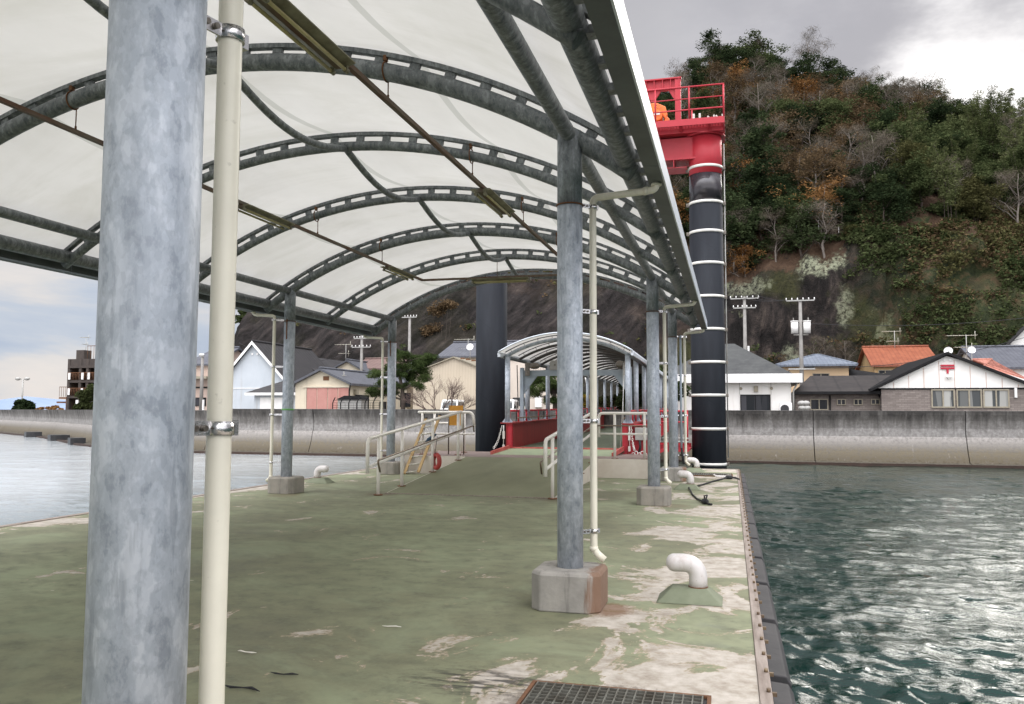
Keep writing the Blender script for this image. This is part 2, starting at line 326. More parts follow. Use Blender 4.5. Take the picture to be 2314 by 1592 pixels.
    h = g.ma('ADD', g.ma('MULTIPLY', fine, .5), g.ma('MULTIPLY', pat, -.7)); g.lk(g.bump(h, .35, .006), b.inputs['Normal']); return m
M['deck'] = deckmat()
M['ramp'] = simple('ramp coating', (.205, .215, .125), (.150, .155, .085), 1.1, .75, 0, .3, .004, (1, .5, 1), 7)
M['rampwhite'] = simple('cream steel side', (.62, .57, .49), (.54, .48, .40), 3, .5, 0, .1, .004)
M['platetop'] = simple('worn brown plate', (.16, .115, .095), (.22, .17, .15), 3, .6)
M['flap'] = simple('flap green', (.24, .28, .17), (.20, .24, .15), 3, .6)
M['gangfloor'] = simple('gangway floor', (.13, .16, .10), (.09, .11, .07), 2, .75)
def seawallmat():
    m, g, b = newmat('stained sea wall concrete'); co = g.coord(); s = g.sep(co)
    st = g.noise(g.mapp(co, (1, 1, .07)), 2.6, 7, .68, .2); big = g.noise(co, .35, 4); fine = g.noise(co, 7, 7, .7)
    z = g.ma('ADD', s[2], g.ma('MULTIPLY', g.ma('SUBTRACT', st, .5), 2.4)); z = g.ma('ADD', z, g.ma('MULTIPLY', g.ma('SUBTRACT', big, .5), .8))
    zz = g.ma('DIVIDE', g.ma('ADD', z, 1.0), 2.7)
    upc = g.ramp(zz, [(.40, (.19, .18, .165)), (.58, (.27, .26, .245)), (.82, (.12, .113, .104)), (1.0, (.032, .030, .028))])
    z2 = g.ma('ADD', s[2], g.ma('MULTIPLY', g.ma('SUBTRACT', fine, .5), .7)); zz2 = g.ma('DIVIDE', g.ma('ADD', z2, 1.0), 1.4)
    lo = g.ramp(zz2, [(.02, (.030, .024, .016)), (.14, (.085, .070, .042)), (.45, (.135, .115, .078)), (.66, (.20, .185, .16)), (.88, (.33, .31, .285))])
    c = g.mix(g.ss(s[2], .36, .40), lo, upc)
    c = g.mix(g.ramp(fine, [(.40, 0.0), (.7, .65)]), c, (.075, .068, .058))
    c = g.mix(g.ramp(g.noise(g.mapp(co, (1, 1, .12)), 5, 5), [(.64, 0.0), (.76, .35)]), c, (.34, .32, .30))
    g.lk(c, b.inputs['Base Color']); b.inputs['Roughness'].default_value = .92; g.lk(g.bump(fine, .6, .04), b.inputs['Normal']); return m
M['seawall'] = seawallmat()
M['wallbase'] = simple('tidal footing', (.13, .115, .07), (.075, .06, .04), 2, .9, 0, .5, .03)
M['weed'] = simple('dark tidal weed', (.030, .018, .012), (.045, .025, .018), 3, .9, 0, .7, .04)
def watermat():
    m, g, b = newmat('sea water'); co = g.coord(); s = g.sep(co)
    b.inputs['Base Color'].default_value = (.004, .036, .026, 1); b.inputs['Roughness'].default_value = .06; b.inputs['IOR'].default_value = 1.34
    b.inputs['Specular IOR Level'].default_value = .5
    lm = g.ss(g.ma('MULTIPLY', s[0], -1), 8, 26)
    g.lk(g.mix(lm, (.0015, .020, .015), (.42, .45, .45)), b.inputs['Base Color'])  # left side: pale sky reflection painted into the base colour
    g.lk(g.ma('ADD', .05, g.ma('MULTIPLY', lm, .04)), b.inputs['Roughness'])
    n1 = g.noise(g.mapp(co, (1, 2.1, 1), (0, 0, 0), (0, 0, .12)), 1.7, 5, .62, .4); n2 = g.noise(g.mapp(co, (1, 1.9, 1), (3, 2, 0), (0, 0, -.1)), 6.5, 5, .6)
    h = g.ma('ADD', g.ma('MULTIPLY', n1, .42), g.ma('MULTIPLY', n2, .22)); bn = g.bump(h, .9, .06); g.lk(g.ma('SUBTRACT', .9, g.ma('MULTIPLY', lm, .3)), bn.node.inputs['Strength']); g.lk(bn, b.inputs['Normal']); return m
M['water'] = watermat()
M['land'] = simple('paved quay', (.16, .155, .145), (.11, .105, .10), 1, .9)
# ================================================================ setting: sea, land, sea wall
def make_sea():
    a1 = np.linspace(R_(-64), R_(42), 560); a2 = np.linspace(R_(42), R_(296), 60)[1:-1]; ang = np.concatenate([a1, a2])
    r1 = 1.2*(150/1.2)**np.linspace(0, 1, 900); r2 = 150*(6000/150)**np.linspace(0, 1, 26)[1:]; rr = np.concatenate([r1, r2])
    A, Rr = np.meshgrid(ang, rr); X = np.sin(A)*Rr; Y = np.cos(A)*Rr; sp = Rr*.0056; Z = np.zeros_like(X)
    rs = np.random.RandomState(3)
    for lam, amp, stretch in ((3.6, .028, 1.8), (1.9, .022, 1.9), (.90, .026, 2.0), (.44, .036, 2.0), (.24, .034, 1.9), (.14, .022, 1.7), (.08, .011, 1.5)):
        for j in range(2):
            th = rs.uniform(-.35, .35); xr = (X*np.cos(th)+Y*np.sin(th))/lam/stretch; yr = (-X*np.sin(th)+Y*np.cos(th))/lam
            n = fbm(xr+40+j*13, yr+57+j*7, 1); wgt = np.clip(lam/sp/4, 0, 1)
            Z += amp*1.15*(.5-2*np.abs(n))*wgt
    gust = .62+.7*sstep(fbm(X*.13+5, Y*.16+9, 2), -.3, .35)
    calm = 1-.55*sstep(-X, 8, 22)
    Z = Z*gust*calm*np.clip(1.6-Rr/160, 0, 1) - 1.0
    V = np.stack([X.ravel(), Y.ravel(), Z.ravel()], 1); nr, na = X.shape
    i = np.arange(nr-1)[:, None]*na; j = np.arange(na)[None, :]; j2 = (j+1) % na
    Fq = np.stack([i+j, i+na+j, i+na+j2, i+j2], -1).reshape(-1, 4)[:, ::-1]
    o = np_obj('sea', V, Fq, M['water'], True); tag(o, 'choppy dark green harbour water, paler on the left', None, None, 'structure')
make_sea()
WALLP = [(140, 45.6), (4.1, 45.6), (-30, 45.6), (-37, 47.3), (-44, 51.5), (-52, 58), (-62, 66), (-85, 81), (-130, 105), (-210, 140)]
mb = MB(); land = [(x, y+.35, .9) for x, y in WALLP]+[(-260, 5000, .9), (3000, 5000, .9), (3000, 45.95, .9)]
mb.add(land, [tuple(range(len(land)))[::-1]]); tag(mb.build('ground', M['land']), 'paved ground of the shore behind the sea wall', None, None, 'structure')
# sea wall swept along its path in panels with open joints
PROF = [(.42, -2.6), (-1.15, -2.6), (-1.15, -.98), (-1.02, -.90), (-.62, -.86), (-.56, -.78), (-.34, -.35), (-.20, .05), (-.12, .37), (-.10, .385), (-.04, .395), (.0, .8), (-.05, 1.2), (-.13, 1.5), (-.15, 1.68), (.25, 1.70), (.42, 1.68)]
def wall_path():
    P = []; 
    for k in range(-19, 5): P.append((4.1-7.1*k, 45.6))
    P = [p for p in P if p[0] > -28]; P += [(-31.4, 45.7), (-38, 47.6), (-44.5, 51.8), (-50, 56.4), (-56, 61.2), (-62, 66), (-70, 71.2), (-80, 77.8), (-92, 85), (-106, 92.5), (-130, 105), (-165, 120), (-210, 140)]
    return P
wp = wall_path(); wall = thing('sea_wall', 'long stained concrete sea wall with curved face along the shore', 'sea wall', (0, 45.6, 0))
def nrm(i):
    a = Vector(wp[max(i-1, 0)]); b = Vector(wp[min(i+1, len(wp)-1)]); d = (b-a).normalized(); return Vector((-d.y, d.x))  # seaward is -n
for i in range(len(wp)-1):
    a = Vector(wp[i]); b = Vector(wp[i+1]); L = (b-a).length; d = (b-a)/L; n0, n1 = nrm(i), nrm(i+1)
    top = 0 if a.x > -31 else -.10
    mb = MB(); vs = []
    gap = .022
    for t, nn in ((gap/L, n0), (1-gap/L, n1)):
        c = a+(b-a)*t; nn = nn if nn.y < 0 else -nn
        for (o, z) in PROF: q = c-nn*o; vs.append((q.x, q.y, z+(top if z > 1 else 0)))
    k = len(PROF); mb.add(vs, [tuple(range(k)), tuple(range(k, 2*k))[::-1]]+[(j, k+j, k+(j+1) % k, (j+1) % k) for j in range(k)])
    mb.build('wall_panel', M['seawall'], wall)
    m2 = MB(); vs = []
    for t, nn in ((0, n0), (1, n1)):
        c = a+(b-a)*t; nn = nn if nn.y < 0 else -nn
        for (o, z) in ((-1.16, -2.5), (-1.16, -1.06), (-1.30, -1.04), (-1.75, -1.0), (-1.8, -2.5)): q = c-nn*o; vs.append((q.x, q.y, z+.14))
    m2.add(vs, [tuple(range(5)), tuple(range(5, 10))[::-1]]+[(j, 5+j, 5+(j+1) % 5, (j+1) % 5) for j in range(5)]); m2.build('footing', M['weed'], wall)
mb = MB()
for (x, y, s_) in ((-54.5, 57.2, 1.1), (-64, 64.2, 1.0), (-47.6, 51.6, .8)):
    mb.obox((x, y+.9, -.85), 1.5*s_, 1.3*s_, .7, (1, -.8, 0), (.8, 1, 0))
mb.build('drain_outfall', M['dark'], wall)
# ================================================================ pontoon
PX0, PX1, PY0, PY1 = -9.72, .13, -14, 24.2
pon = thing('floating_pontoon', 'long floating pontoon with worn green deck and black rubber fenders', 'pontoon', (0, 0, 0))
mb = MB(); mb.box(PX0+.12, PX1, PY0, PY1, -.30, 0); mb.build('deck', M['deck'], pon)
mb = MB(); mb.box(PX0+.02, PX1+.02, PY0+.1, PY1-.05, -1.7, -.3); mb.build('hull', M['rubber'], pon)
for k in range(9):
    y0 = PY0+k*4.25; mb = MB(); mb.box(PX1+.002, PX1+.075, y0, min(y0+4.24, PY1), -.26, .012); kb = mb.build('kerb', M['curb'], pon, .006)
    if y0 > -6:
        for y in np.arange(y0+.2, min(y0+4.2, PY1), .375): mb = MB(); mb.cyl((PX1+.055, y, .010), (PX1+.055, y, .032), .013, 6); mb.box(PX1+.05, PX1+.10, y-.012, y+.012, -.01, .011); mb.build('bolt', M['brass'], kb)
mb = MB(); mb.box(PX0, PX0+.118, PY0, PY1, -.26, .012); mb.build('kerb', M['curb'], pon, .006)
mb = MB(); mb.box(PX0, PX0+.118, PY1-.1, PY1+.002, -.2, .01); mb.box(PX0+.12, PX1, PY1+.002, PY1+.06, -.26, .008); mb.build('end_kerb', M['curb'], pon)
k = 0; y = 5.6-1.5*9
while y < 23:
    mb = MB(); x0, x1 = PX1+.078, PX1+.215
    mb.prism([(x0, y+.03, -.05), (x1-.03, y+.03, -.06), (x1, y+.03, -.11), (x1, y+.03, -.46), (x1-.04, y+.03, -.52), (x0, y+.03, -.54)], (0, 1.36, 0)); mb.build('fender', M['rubber'], pon, .008)
    y += 1.5
# ================================================================ canopy
CX, CZ, CR = -4.87, -1.89, 6.86
def arcz(x, off=0.0): return CZ+math.sqrt((CR+off)**2-(x-CX)**2)
def arcp(a, off=0.0): return (CX+(CR+off)*math.sin(a), CZ+(CR+off)*math.cos(a))
AMAX = math.asin(4.10/CR); ARCH = [-3.5+2.608*i for i in range(-1, 10)]   # 1.72, 4.32, 6.93 ... 20.0
ARCH[-1] = 19.95
can = thing('canopy', 'arched white membrane canopy on grey steel columns over the pontoon', 'canopy', (CX, 7, 0))
COLX = (-1.31, -8.43); COLY = [-3.5, 1.65, 6.92, 14.75, 19.92]
for y in ARCH:
    main = any(abs(y-c) < .12 for c in COLY); r = .082 if main else .06; mb = MB()
    pts = []
    for i in range(49):
        a = -AMAX+2*AMAX*i/48; x, z = arcp(a); pts.append((x, y, z))
    mb.tube(pts, r, 14); ar = mb.build('arch', M['galvold_shaded'], can)
    L = 2*AMAX*CR; n = int(L/.352)
    for i in range(n+1):
        a = -AMAX+.02+(2*AMAX-.04)*i/n; ta = (math.cos(a), 0, -math.sin(a)); na = (math.sin(a), 0, math.cos(a)); x, z = arcp(a, .075+(r-.06)*.5)
        mb = MB(); mb.obox((x, y, z), .095, .045, .13, ta, (0, 1, 0), na); mb.build('bracket', M['galvold_shaded'], ar)
    mb = MB(); vs = []; fs = []
    for i in range(61):
        a = -AMAX+2*AMAX*i/60
        for (o, dy) in ((.130, -.04), (.130, .04), (.172, .04), (.172, -.04)): x, z = arcp(a, o); vs.append((x, y+dy, z))
    for i in range(60):
        for j in range(4): fs.append((i*4+j, i*4+(j+1) % 4, i*4+4+(j+1) % 4, i*4+4+j))
    fs += [(0, 1, 2, 3), (240, 243, 242, 241)]
    mb.add(vs, fs, False); mb.build('clamp_strip', M['rustrail'] if False else M['galvold_shaded'], ar)
# membrane
nx, V = 56, []; ys = []
for i in range(len(ARCH)-1):
    for t in range(8): ys.append((ARCH[i]+(ARCH[i+1]-ARCH[i])*t/8, .13*math.sin(math.pi*t/8)))
ys.append((ARCH[-1]+.05, 0))
for y, sg in ys:
    for j in range(nx+1):
        a = (-AMAX-.012)+(2*AMAX+.024)*j/nx; e = 1-abs(2*j/nx-1)**3
        x, z = arcp(a, .182-sg*(.35+.65*e)); V.append((x, y, z))
V = np.array(V); ny = len(ys); i = np.arange(ny-1)[:, None]*(nx+1); j = np.arange(nx)[None, :]
mo = np_obj('roof_membrane', V-np.array([CX, 7, 0]), np.stack([i+j, i+j+1, i+nx+2+j, i+nx+1+j], -1).reshape(-1, 4), M['mem'], True, can)
mo.location = (0, 0, 0)
# the membrane material works in its own coordinates, so keep its origin on the world origin
for v in mo.data.vertices: v.co = (v.co.x+CX, v.co.y+7, v.co.z)
mo.location = (-CX, -7, 0)
for s_ in (1, -1):
    X = lambda d: CX+s_*d
    mb = MB(); mb.cyl((X(3.56), -6.3, 3.965), (X(3.56), 19.95, 3.965), .068, 16); mb.build('eave_beam', M['galvold_shaded'], can)
    mb = MB(); mb.cyl((X(4.05), -6.3, 3.72), (X(4.05), 20.15, 3.72), .092, 18); mb.build('edge_beam', M['galvold_shaded'], can)
    y = -6.2
    while y < 20:
        mb = MB(); y1 = min(y+3.2, 20.2)-.012; x0, x1 = X(4.215), X(4.345)
        prof = [(x0, 3.70), (x0, 3.565), (x1, 3.555), (x1, 3.575), (x0+s_*.012, 3.585), (x0+s_*.012, 3.70)]
        mb.prism([(px, y, pz) for px, pz in prof], (0, y1-y, 0)); gu = mb.build('gutter', M['gutter'], can)
        for q in np.arange(y+.2, y1-.05, .42): mb = MB(); mb.obox((X(4.15), q, 3.70), .10, .09, .05); mb.build('gutter_bracket', M['galvold_shaded'], gu)
        mb = MB(); mb.obox((X(4.353), (y+y1)/2, 3.64), .014, y1-y, .185); mb.build('fascia', M['gutterwhite'], gu); y += 3.2
# ridge pipes sagging between the arches
for i in range(len(ARCH)-1):
    mb = MB(); y0, y1 = ARCH[i], ARCH[i+1]; mb.tube([(CX+.16, y0+(y1-y0)*t/14, arcz(CX+.1)-.03-.23*math.sin(math.pi*t/14)) for t in range(15)], .043, 12); mb.build('ridge_pipe', M['galvold_shaded'], can)
    
CLAB = {(0, 1): 'thick mottled galvanised column closest to the camera'}
def column(si, yi):
    x, y = COLX[si], COLY[yi]; mb = MB(); r = .108
    mb.cyl((x, y, .30), (x, y, 3.35), r, 40); c = mb.build('column', M['galv'], can, 0, CLAB.get((si, yi)))
    mb = MB(); mb.cyl((x, y, 3.35), (x, y, 4.0), r-.001, 40); mb.build('column_head', M['galvmid'], c)
    mb = MB(); mb.box(x-.012, x+.012, y-r-.006, y+r+.006, 3.0, 3.40) if si else None
    mb.tube([(x+(r+.004)*math.cos(a), y+(r+.004)*math.sin(a), 3.36) for a in np.linspace(0, 2*math.pi, 30)], .007, 6); mb.build('weld_seam', M['rust'], c)
    # chamfered plinth
    w2, ch, h = .285, .085, .315; oct_ = [(-w2+ch, -w2), (w2-ch, -w2), (w2, -w2+ch), (w2, w2-ch), (w2-ch, w2), (-w2+ch, w2), (-w2, w2-ch), (-w2, -w2+ch)]
    t = .93; vs = [(x+a, y+b, 0) for a, b in oct_]+[(x+a, y+b, h-.03) for a, b in oct_]+[(x+a*t, y+b*t, h) for a, b in oct_]
    mb = MB(); mb.add([(p[0]-x, p[1]-y, p[2]) for p in vs], [tuple(range(8))[::-1], tuple(range(16, 24))]+[(q+i, q+(i+1) % 8, q+8+(i+1) % 8, q+8+i) for q in (0, 8) for i in range(8)])
    p = mb.build('plinth', M['plinthrust'] if (si == 0 and yi in (2, 4)) else M['plinth'], None, .012); p.parent = c; p.location = Vector((x, y, 0))-org(can)
    return c
CO = {(si, yi): column(si, yi) for si in (0, 1) for yi in range(5)}
def bend(pts, rad, n=6):
    P = [Vector(p) for p in pts]; out = [P[0]]
    for i in range(1, len(P)-1):
        a = (P[i-1]-P[i]).normalized(); b = (P[i+1]-P[i]).normalized(); p0 = P[i]+a*rad; p1 = P[i]+b*rad
        for k in range(n+1): t = k/n; out.append(p0.lerp(P[i], t).lerp(P[i].lerp(p1, t), t))
    out.append(P[-1]); return out
def downpipe(px, py, col, side, zb=.42, clamps=(3.38, 2.46, 1.52, .59), gx=None, end=None):
    r = .031; gx = gx if gx is not None else CX+side*4.28; ex = end or (side*.09, .0)
    mb = MB(); mb.tube(bend([(gx, py, 3.62), (gx, py, 3.50), (px, py, 3.46), (px, py, zb), (px+ex[0], py+ex[1], zb-.07)], .055), r, 20); dp = mb.build('downpipe', M['pvc'], can)
    mb = MB(); mb.cyl((gx, py, 3.552), (gx, py, 3.535), .045, 16); mb.cyl((px, py, zb+.04), (px, py, zb+.0), r+.004, 18); mb.cyl((px, py, 3.36), (px, py, 3.40), r+.004, 18)
    mb.obox((px+ex[0]*.75, py, zb-.052), .05, .07, .068, (1, 0, -.7), (0, 1, 0)) if False else None
    mb.cyl((gx-side*.07, py, 3.495), (gx-side*.11, py, 3.492), r+.004, 18); mb.build('pipe_fitting', M['pvc'], dp)
    cx, cy = col
    for z in clamps:
        d = Vector((px-cx, py-cy, 0)); L = d.length; d.normalize(); mb = MB(); mb.cyl((px, py, z-.017), (px, py, z+.017), r+.006, 24)
        sd = Vector((d.y, -d.x, 0)); mb.obox(Vector((px, py, z))+d*(r+.012), .024, .022, .04, d, sd); cl = mb.build('pipe_clamp', M['chrome'], dp)
        a = Vector((cx, cy, z))+d*.095; b = Vector((px, py, z))-d*r; mb = MB(); mb.obox((a+b)/2-sd*-.004, (b-a).length, .006, .036, d, sd, (0, 0, 1))
        mb.build('clamp_arm', M['chrome'], cl); mb = MB()
        for t in (.42, .72): q = a.lerp(b, t); mb.cyl(q+sd*.004, q+sd*.018, .008, 8)
        mb.build('clamp_bolt', M['bolt'], cl)
downpipe(-1.262, 1.87, (-1.31, 1.65), 1, clamps=(3.4, 2.585, 1.555, .5), gx=CX+4.28)
downpipe(-1.14, 7.10, COLX[:1]+(6.92,), 1)
downpipe(-1.12, 14.93, COLX[:1]+(14.75,), 1)
downpipe(-1.04, 20.08, COLX[:1]+(19.92,), 1)
downpipe(-8.68, 14.60, (COLX[1], 14.75), -1, zb=.30)
downpipe(-8.63, 19.78, (COLX[1], 19.92), -1, zb=.30)
mb = MB(); mb.cyl((-1.13, 19.98, .75), (-1.13, 19.98, 3.4), .026, 14); mb.build('cable_conduit', M['beamgrey'], can)
mb = MB(); mb.tube([(-1.13, 19.98, .76), (-1.11, 19.97, .6), (-1.08, 19.95, .38)], .03, 10); mb.build('cable_conduit', M['rope'], can)
mb = MB(); cxx, cyy = COLX[1], 14.75; mb.tube([(cxx+.110*math.cos(a), cyy+.110*math.sin(a), 1.62) for a in np.linspace(-2.6, .6, 20)], .018, 6); mb.build('tape_band', M['green tape'], can)
# ---------------------------------------------------------------- lighting track and tube lights
RX, LX, RZ, CYR = -3.03, -6.50, 4.46, 17.0
trk = thing('lighting_track', 'rusty U-shaped channel track hanging under the canopy arches', 'lighting track', (LX, CYR, RZ))
for x in (RX, LX): mb = MB(); mb.box(x-.024, x+.024, -5, CYR, RZ-.02, RZ+.022); mb.build('channel', M['rustrail'], trk)
mb = MB(); mb.box(LX+.026, RX-.026, CYR-.024, CYR+.024, RZ-.02, RZ+.022); mb.build('channel', M['rustrail'], trk)
for x in (RX, LX):
    for y in ARCH:
        if y < CYR: 
            zt = arcz(x); mb = MB(); mb.cyl((x, y+.05, RZ+.02), (x, y+.05, zt), .006, 6); mb.cyl((x, y+.05, RZ+.02), (x, y+.05, RZ+.06), .011, 6)
            mb.tube([(x, y+.09*math.cos(a), zt+.09*math.sin(a)) for a in np.linspace(0, 2*math.pi, 16)], .008, 6, closed=False); mb.obox((x, y-.02, zt+.12), .03, .05, .05); mb.build('hanger', M['rust'], trk)
mb = MB(); mb.cyl((LX+1.7, CYR, RZ+.02), (LX+1.7, CYR, 4.9), .006, 6); mb.build('hanger', M['rust'], trk)
def tube_light(label):
    t = thing('tube_light', label, 'light fixture', (0, 0, 0), 'tube lights hanging under the canopy'); L = .63
    mb = MB(); mb.prism([(-.035, -L, 0), (-.035, -L, -.05), (.035, -L, -.05), (.035, -L, 0)], (0, 2*L, 0)); mb.build('lamp_housing', M['rustrail'], t)
    mb = MB()
    for s_ in (-1, 1): mb.prism([(s_*.036, -L, -.02), (s_*.036, -L, -.05), (s_*.135, -L, -.018), (s_*.135, -L, -.008), (s_*.06, -L, .0)], (0, 2*L, 0))
    mb.build('reflector', M['lampshade'], t)
    for s_ in (-1, 1):
        mb = MB(); mb.cyl((s_*.062, -L+.03, -.075), (s_*.062, L-.03, -.075), .015, 12); tb = mb.build('tube', M['tubelamp'], t)
        mb = MB()
        for e in (-1, 1): mb.cyl((s_*.062, e*(L+.005), -.075), (s_*.062, e*(L-.045), -.075), .022, 12); mb.box(s_*.062-.012, s_*.062+.012, e*(L-.02)-.015, e*(L-.02)+.015, -.075, -.035)
        mb.build('lamp_holder', M['lampshade'], tb)
    return t
tl = tube_light('largest tube light, on the right track at the top edge of the view')
for i, (x, y, rz, lab) in enumerate(((RX-.02, 5.42, 0, None), (RX-.02, 10.62, 0, 'second tube light on the right track, beyond the nearest arch'), (LX, 10.6, 0, 'tube light on the left track just right of the cream pipe'),
        (LX, 15.65, 0, 'tube light at the far corner end of the left track'), (-4.72, CYR, math.pi/2, 'tube light lying crosswise on the far end channel'))):
    o = tl if i == 0 else copy_tree(tl); o.location = (x, y, RZ-.022); o.rotation_euler = (0, 0, rz)
    if lab: o['label'] = lab
# ================================================================ boarding ramp, railings
ramp = thing('boarding_ramp', 'olive green ramp rising to a cream sided landing before the gangway', 'ramp', (-4.8, 15.2, 0))
RL, RR, RY0, RY1, PZ, LYE = -6.5, -3.18, 15.15, 20.2, .45, 22.9
mb = MB(); mb.add([(RL, RY0, .006), (RR, RY0, .006), (RR, RY1, PZ), (RL, RY1, PZ), (RL, RY0, .004), (RR, RY0, .004), (RR, RY1, PZ-.05), (RL, RY1, PZ-.05)], [(0, 1, 2, 3), (4, 7, 6, 5), (0, 4, 5, 1), (2, 6, 7, 3)])
mb.build('ramp_surface', M['ramp'], ramp)
mb = MB(); mb.box(RL-.01, RR+.01, RY0-.03, RY0+.01, .003, .014); mb.build('edge_strip', M['curb'], ramp)
for x in (RL, RR): mb = MB(); sg = -1 if x == RL else 1; mb.prism([(x, RY0+.1, .002), (x, RY1, .002), (x, RY1, PZ-.002), (x, RY0+.1, .012)], (sg*.02, 0, 0)); mb.build('side_panel', M['rampwhite'], ramp)
mb = MB(); mb.box(-8.15, -1.85, RY1+.002, LYE, PZ-.03, PZ+.002); mb.build('landing', M['platetop'], ramp)
for (x0, x1) in ((-8.15, RL-.03), (RR+.03, -1.85)): mb = MB(); mb.box(x0, x1, RY1-.015, RY1, .002, PZ+.012); mb.build('side_panel', M['rampwhite'], ramp)
mb = MB(); mb.box(-8.17, -8.152, RY1, LYE, .002, PZ+.01); mb.build('side_panel', M['rampwhite'], ramp)
def disc(mb, x, y, z): mb.cyl((x, y, z-.004), (x, y, z+.012), .088, 14)
def hand(label, X, inner, posts, y0, y1, end_drop=True):
    t = thing('handrail', label, 'handrail', (X, posts[0], 0), 'white handrails of the boarding ramp'); sl = (1.57-1.10)/(19.6-14.5); zt = lambda y: 1.10+sl*(y-14.5)
    mb = MB(); pts = bend([(X, y0, .45), (X, y0, zt(y0)), (X, y1, zt(y1)), (X, y1+.02, 1.14)], .12); mb.tube(pts, .035, 14); mb.build('top_rail', M['rail'], t)
    mb = MB(); mb.cyl((X, y0, zt(y0)-.52), (X, y1, zt(y1)-.48), .029, 12); mb.build('mid_rail', M['rail'], t)
    for y in posts:
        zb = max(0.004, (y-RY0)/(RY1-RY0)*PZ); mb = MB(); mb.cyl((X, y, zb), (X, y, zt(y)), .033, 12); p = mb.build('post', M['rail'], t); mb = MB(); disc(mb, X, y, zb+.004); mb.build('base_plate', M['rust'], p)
    xi = X+inner*.13; mb = MB(); mb.tube(bend([(xi, y0+.28, zt(y0)-.62), (xi, y0+.16, zt(y0)-.40), (xi, y1+.55, zt(y1)-.36), (xi, y1+.60, zt(y1)-.52)], .07), .018, 10); br = mb.build('grab_rail', M['brownrail'], t)
    return t
hand('white ramp handrail on the left with the red life buoy hanging', RL, 1, (14.78, 15.95, 17.76, 19.57), 14.28, 19.85)
hand('white ramp handrail on the right, partly behind the second column', RR+.0, -1, (15.06, 16.5, 18.0, 19.55), 14.46, 19.85)
def fence_rail(label, pts, posts, mids, zbase, brown=None):
    t = thing('guard_rail', label, 'railing', (posts[0][0], posts[0][1], zbase)); mb = MB(); mb.tube(bend(pts, .12), .036, 14); mb.build('top_rail', M['rail'], t)
    for a, b in mids: mb = MB(); mb.cyl(a, b, .025, 12); mb.build('mid_rail', M['rail'], t)
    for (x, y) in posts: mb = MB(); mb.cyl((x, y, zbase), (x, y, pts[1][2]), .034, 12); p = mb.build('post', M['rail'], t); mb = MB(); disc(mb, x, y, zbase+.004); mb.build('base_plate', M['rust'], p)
    if brown: mb = MB(); mb.cyl(*brown, .016, 10); mb.build('grab_rail', M['brownrail'], t)
    return t
fence_rail('white railing on the landing right of the ramp top', [(-3.13, 20.3, .98), (-3.13, 20.3, 1.56), (-1.93, 20.3, 1.56), (-1.93, 22.6, 1.56)], [(-2.74, 20.3), (-2.02, 20.3), (-1.93, 21.6)], [((-3.13, 20.3, 1.06), (-1.93, 20.3, 1.06)), ((-1.93, 20.3, 1.06), (-1.93, 22.6, 1.06))], PZ+.002, ((-3.2, 20.22, 1.26), (-1.95, 20.22, 1.26)))
fence_rail('white railing on the landing left of the ramp top, behind the ladder', [(-8.08, 22.4, 1.57), (-8.08, 20.9, 1.57), (-6.55, 20.9, 1.57), (-6.5, 20.9, 1.2)], [(-7.95, 20.9), (-8.08, 22.2), (-6.95, 20.9), (-7.2, 22.2)], [((-8.12, 20.9, 1.0), (-6.5, 20.9, 1.0)), ((-8.0, 22.2, 1.27), (-7.2, 22.2, 1.27))], PZ+.002)
# orange board behind that railing
t = thing('notice_board', 'blank orange board in a dark frame fixed behind the left landing railing', 'board', tuple(at(1030, 964, 21.15)))
mb = MB(); a = at(1016, 917, 21.15); b = at(1046, 962, 21.15); mb.box(a.x, b.x, 21.14, 21.17, b.z, a.z); mb.build('board_face', M['board'], t)
mb = MB(); 
for x in (a.x-.025, b.x+.025): mb.cyl((x, 21.16, PZ), (x, 21.16, a.z+.01), .018, 8)
mb.build('frame', M['bolt'], t)
# ladder
t = thing('ladder', 'yellow railed ladder leaning on the white landing railing', 'ladder', tuple(at(930, 1070, 19.9)))
A0, A1 = at(914, 1071, 19.85), at(963, 947, 20.83); B0, B1 = at(945, 1068, 19.85), at(994, 940, 20.83)
for a, b in ((A0, A1), (B0, B1)): mb = MB(); mb.bar(a, b, .035, .07, (1, 0, 0)); s1 = mb.build('side_rail', M['yellow'], t); mb = MB(); mb.cyl(b, b+(b-a).normalized()*.05, .035, 8); mb.build('end_cap', M['rubber'], s1)
for i in range(8): k = .02+i*.135; mb = MB(); mb.cyl(A0.lerp(A1, k), B0.lerp(B1, k), .017, 8); mb.build('rung', M['alu'], t)
t0 = A0.lerp(A1, .62); mb = MB(); mb.tube([t0, t0+Vector((.1, -.03, .12)), t0+Vector((.25, -.02, .28)), t0+Vector((.32, 0, .1)), t0+Vector((.16, -.03, -.1)), t0], .008, 6); tag(mb.build('tie_rope', M['rail']), 'thin white rope tying the ladder to the landing railing', 'rope')
mb = MB(); c0 = at(962, 1000, 19.7); c1 = at(985, 982, 19.3); mb.tube([c0, c0.lerp(c1, .3), c0.lerp(c1, .6), c1], [.02, .055, .05, .02], 8); tag(mb.build('cloth', M['navyblue']), 'dark blue cloth draped over the grab rail by the ladder', 'cloth')
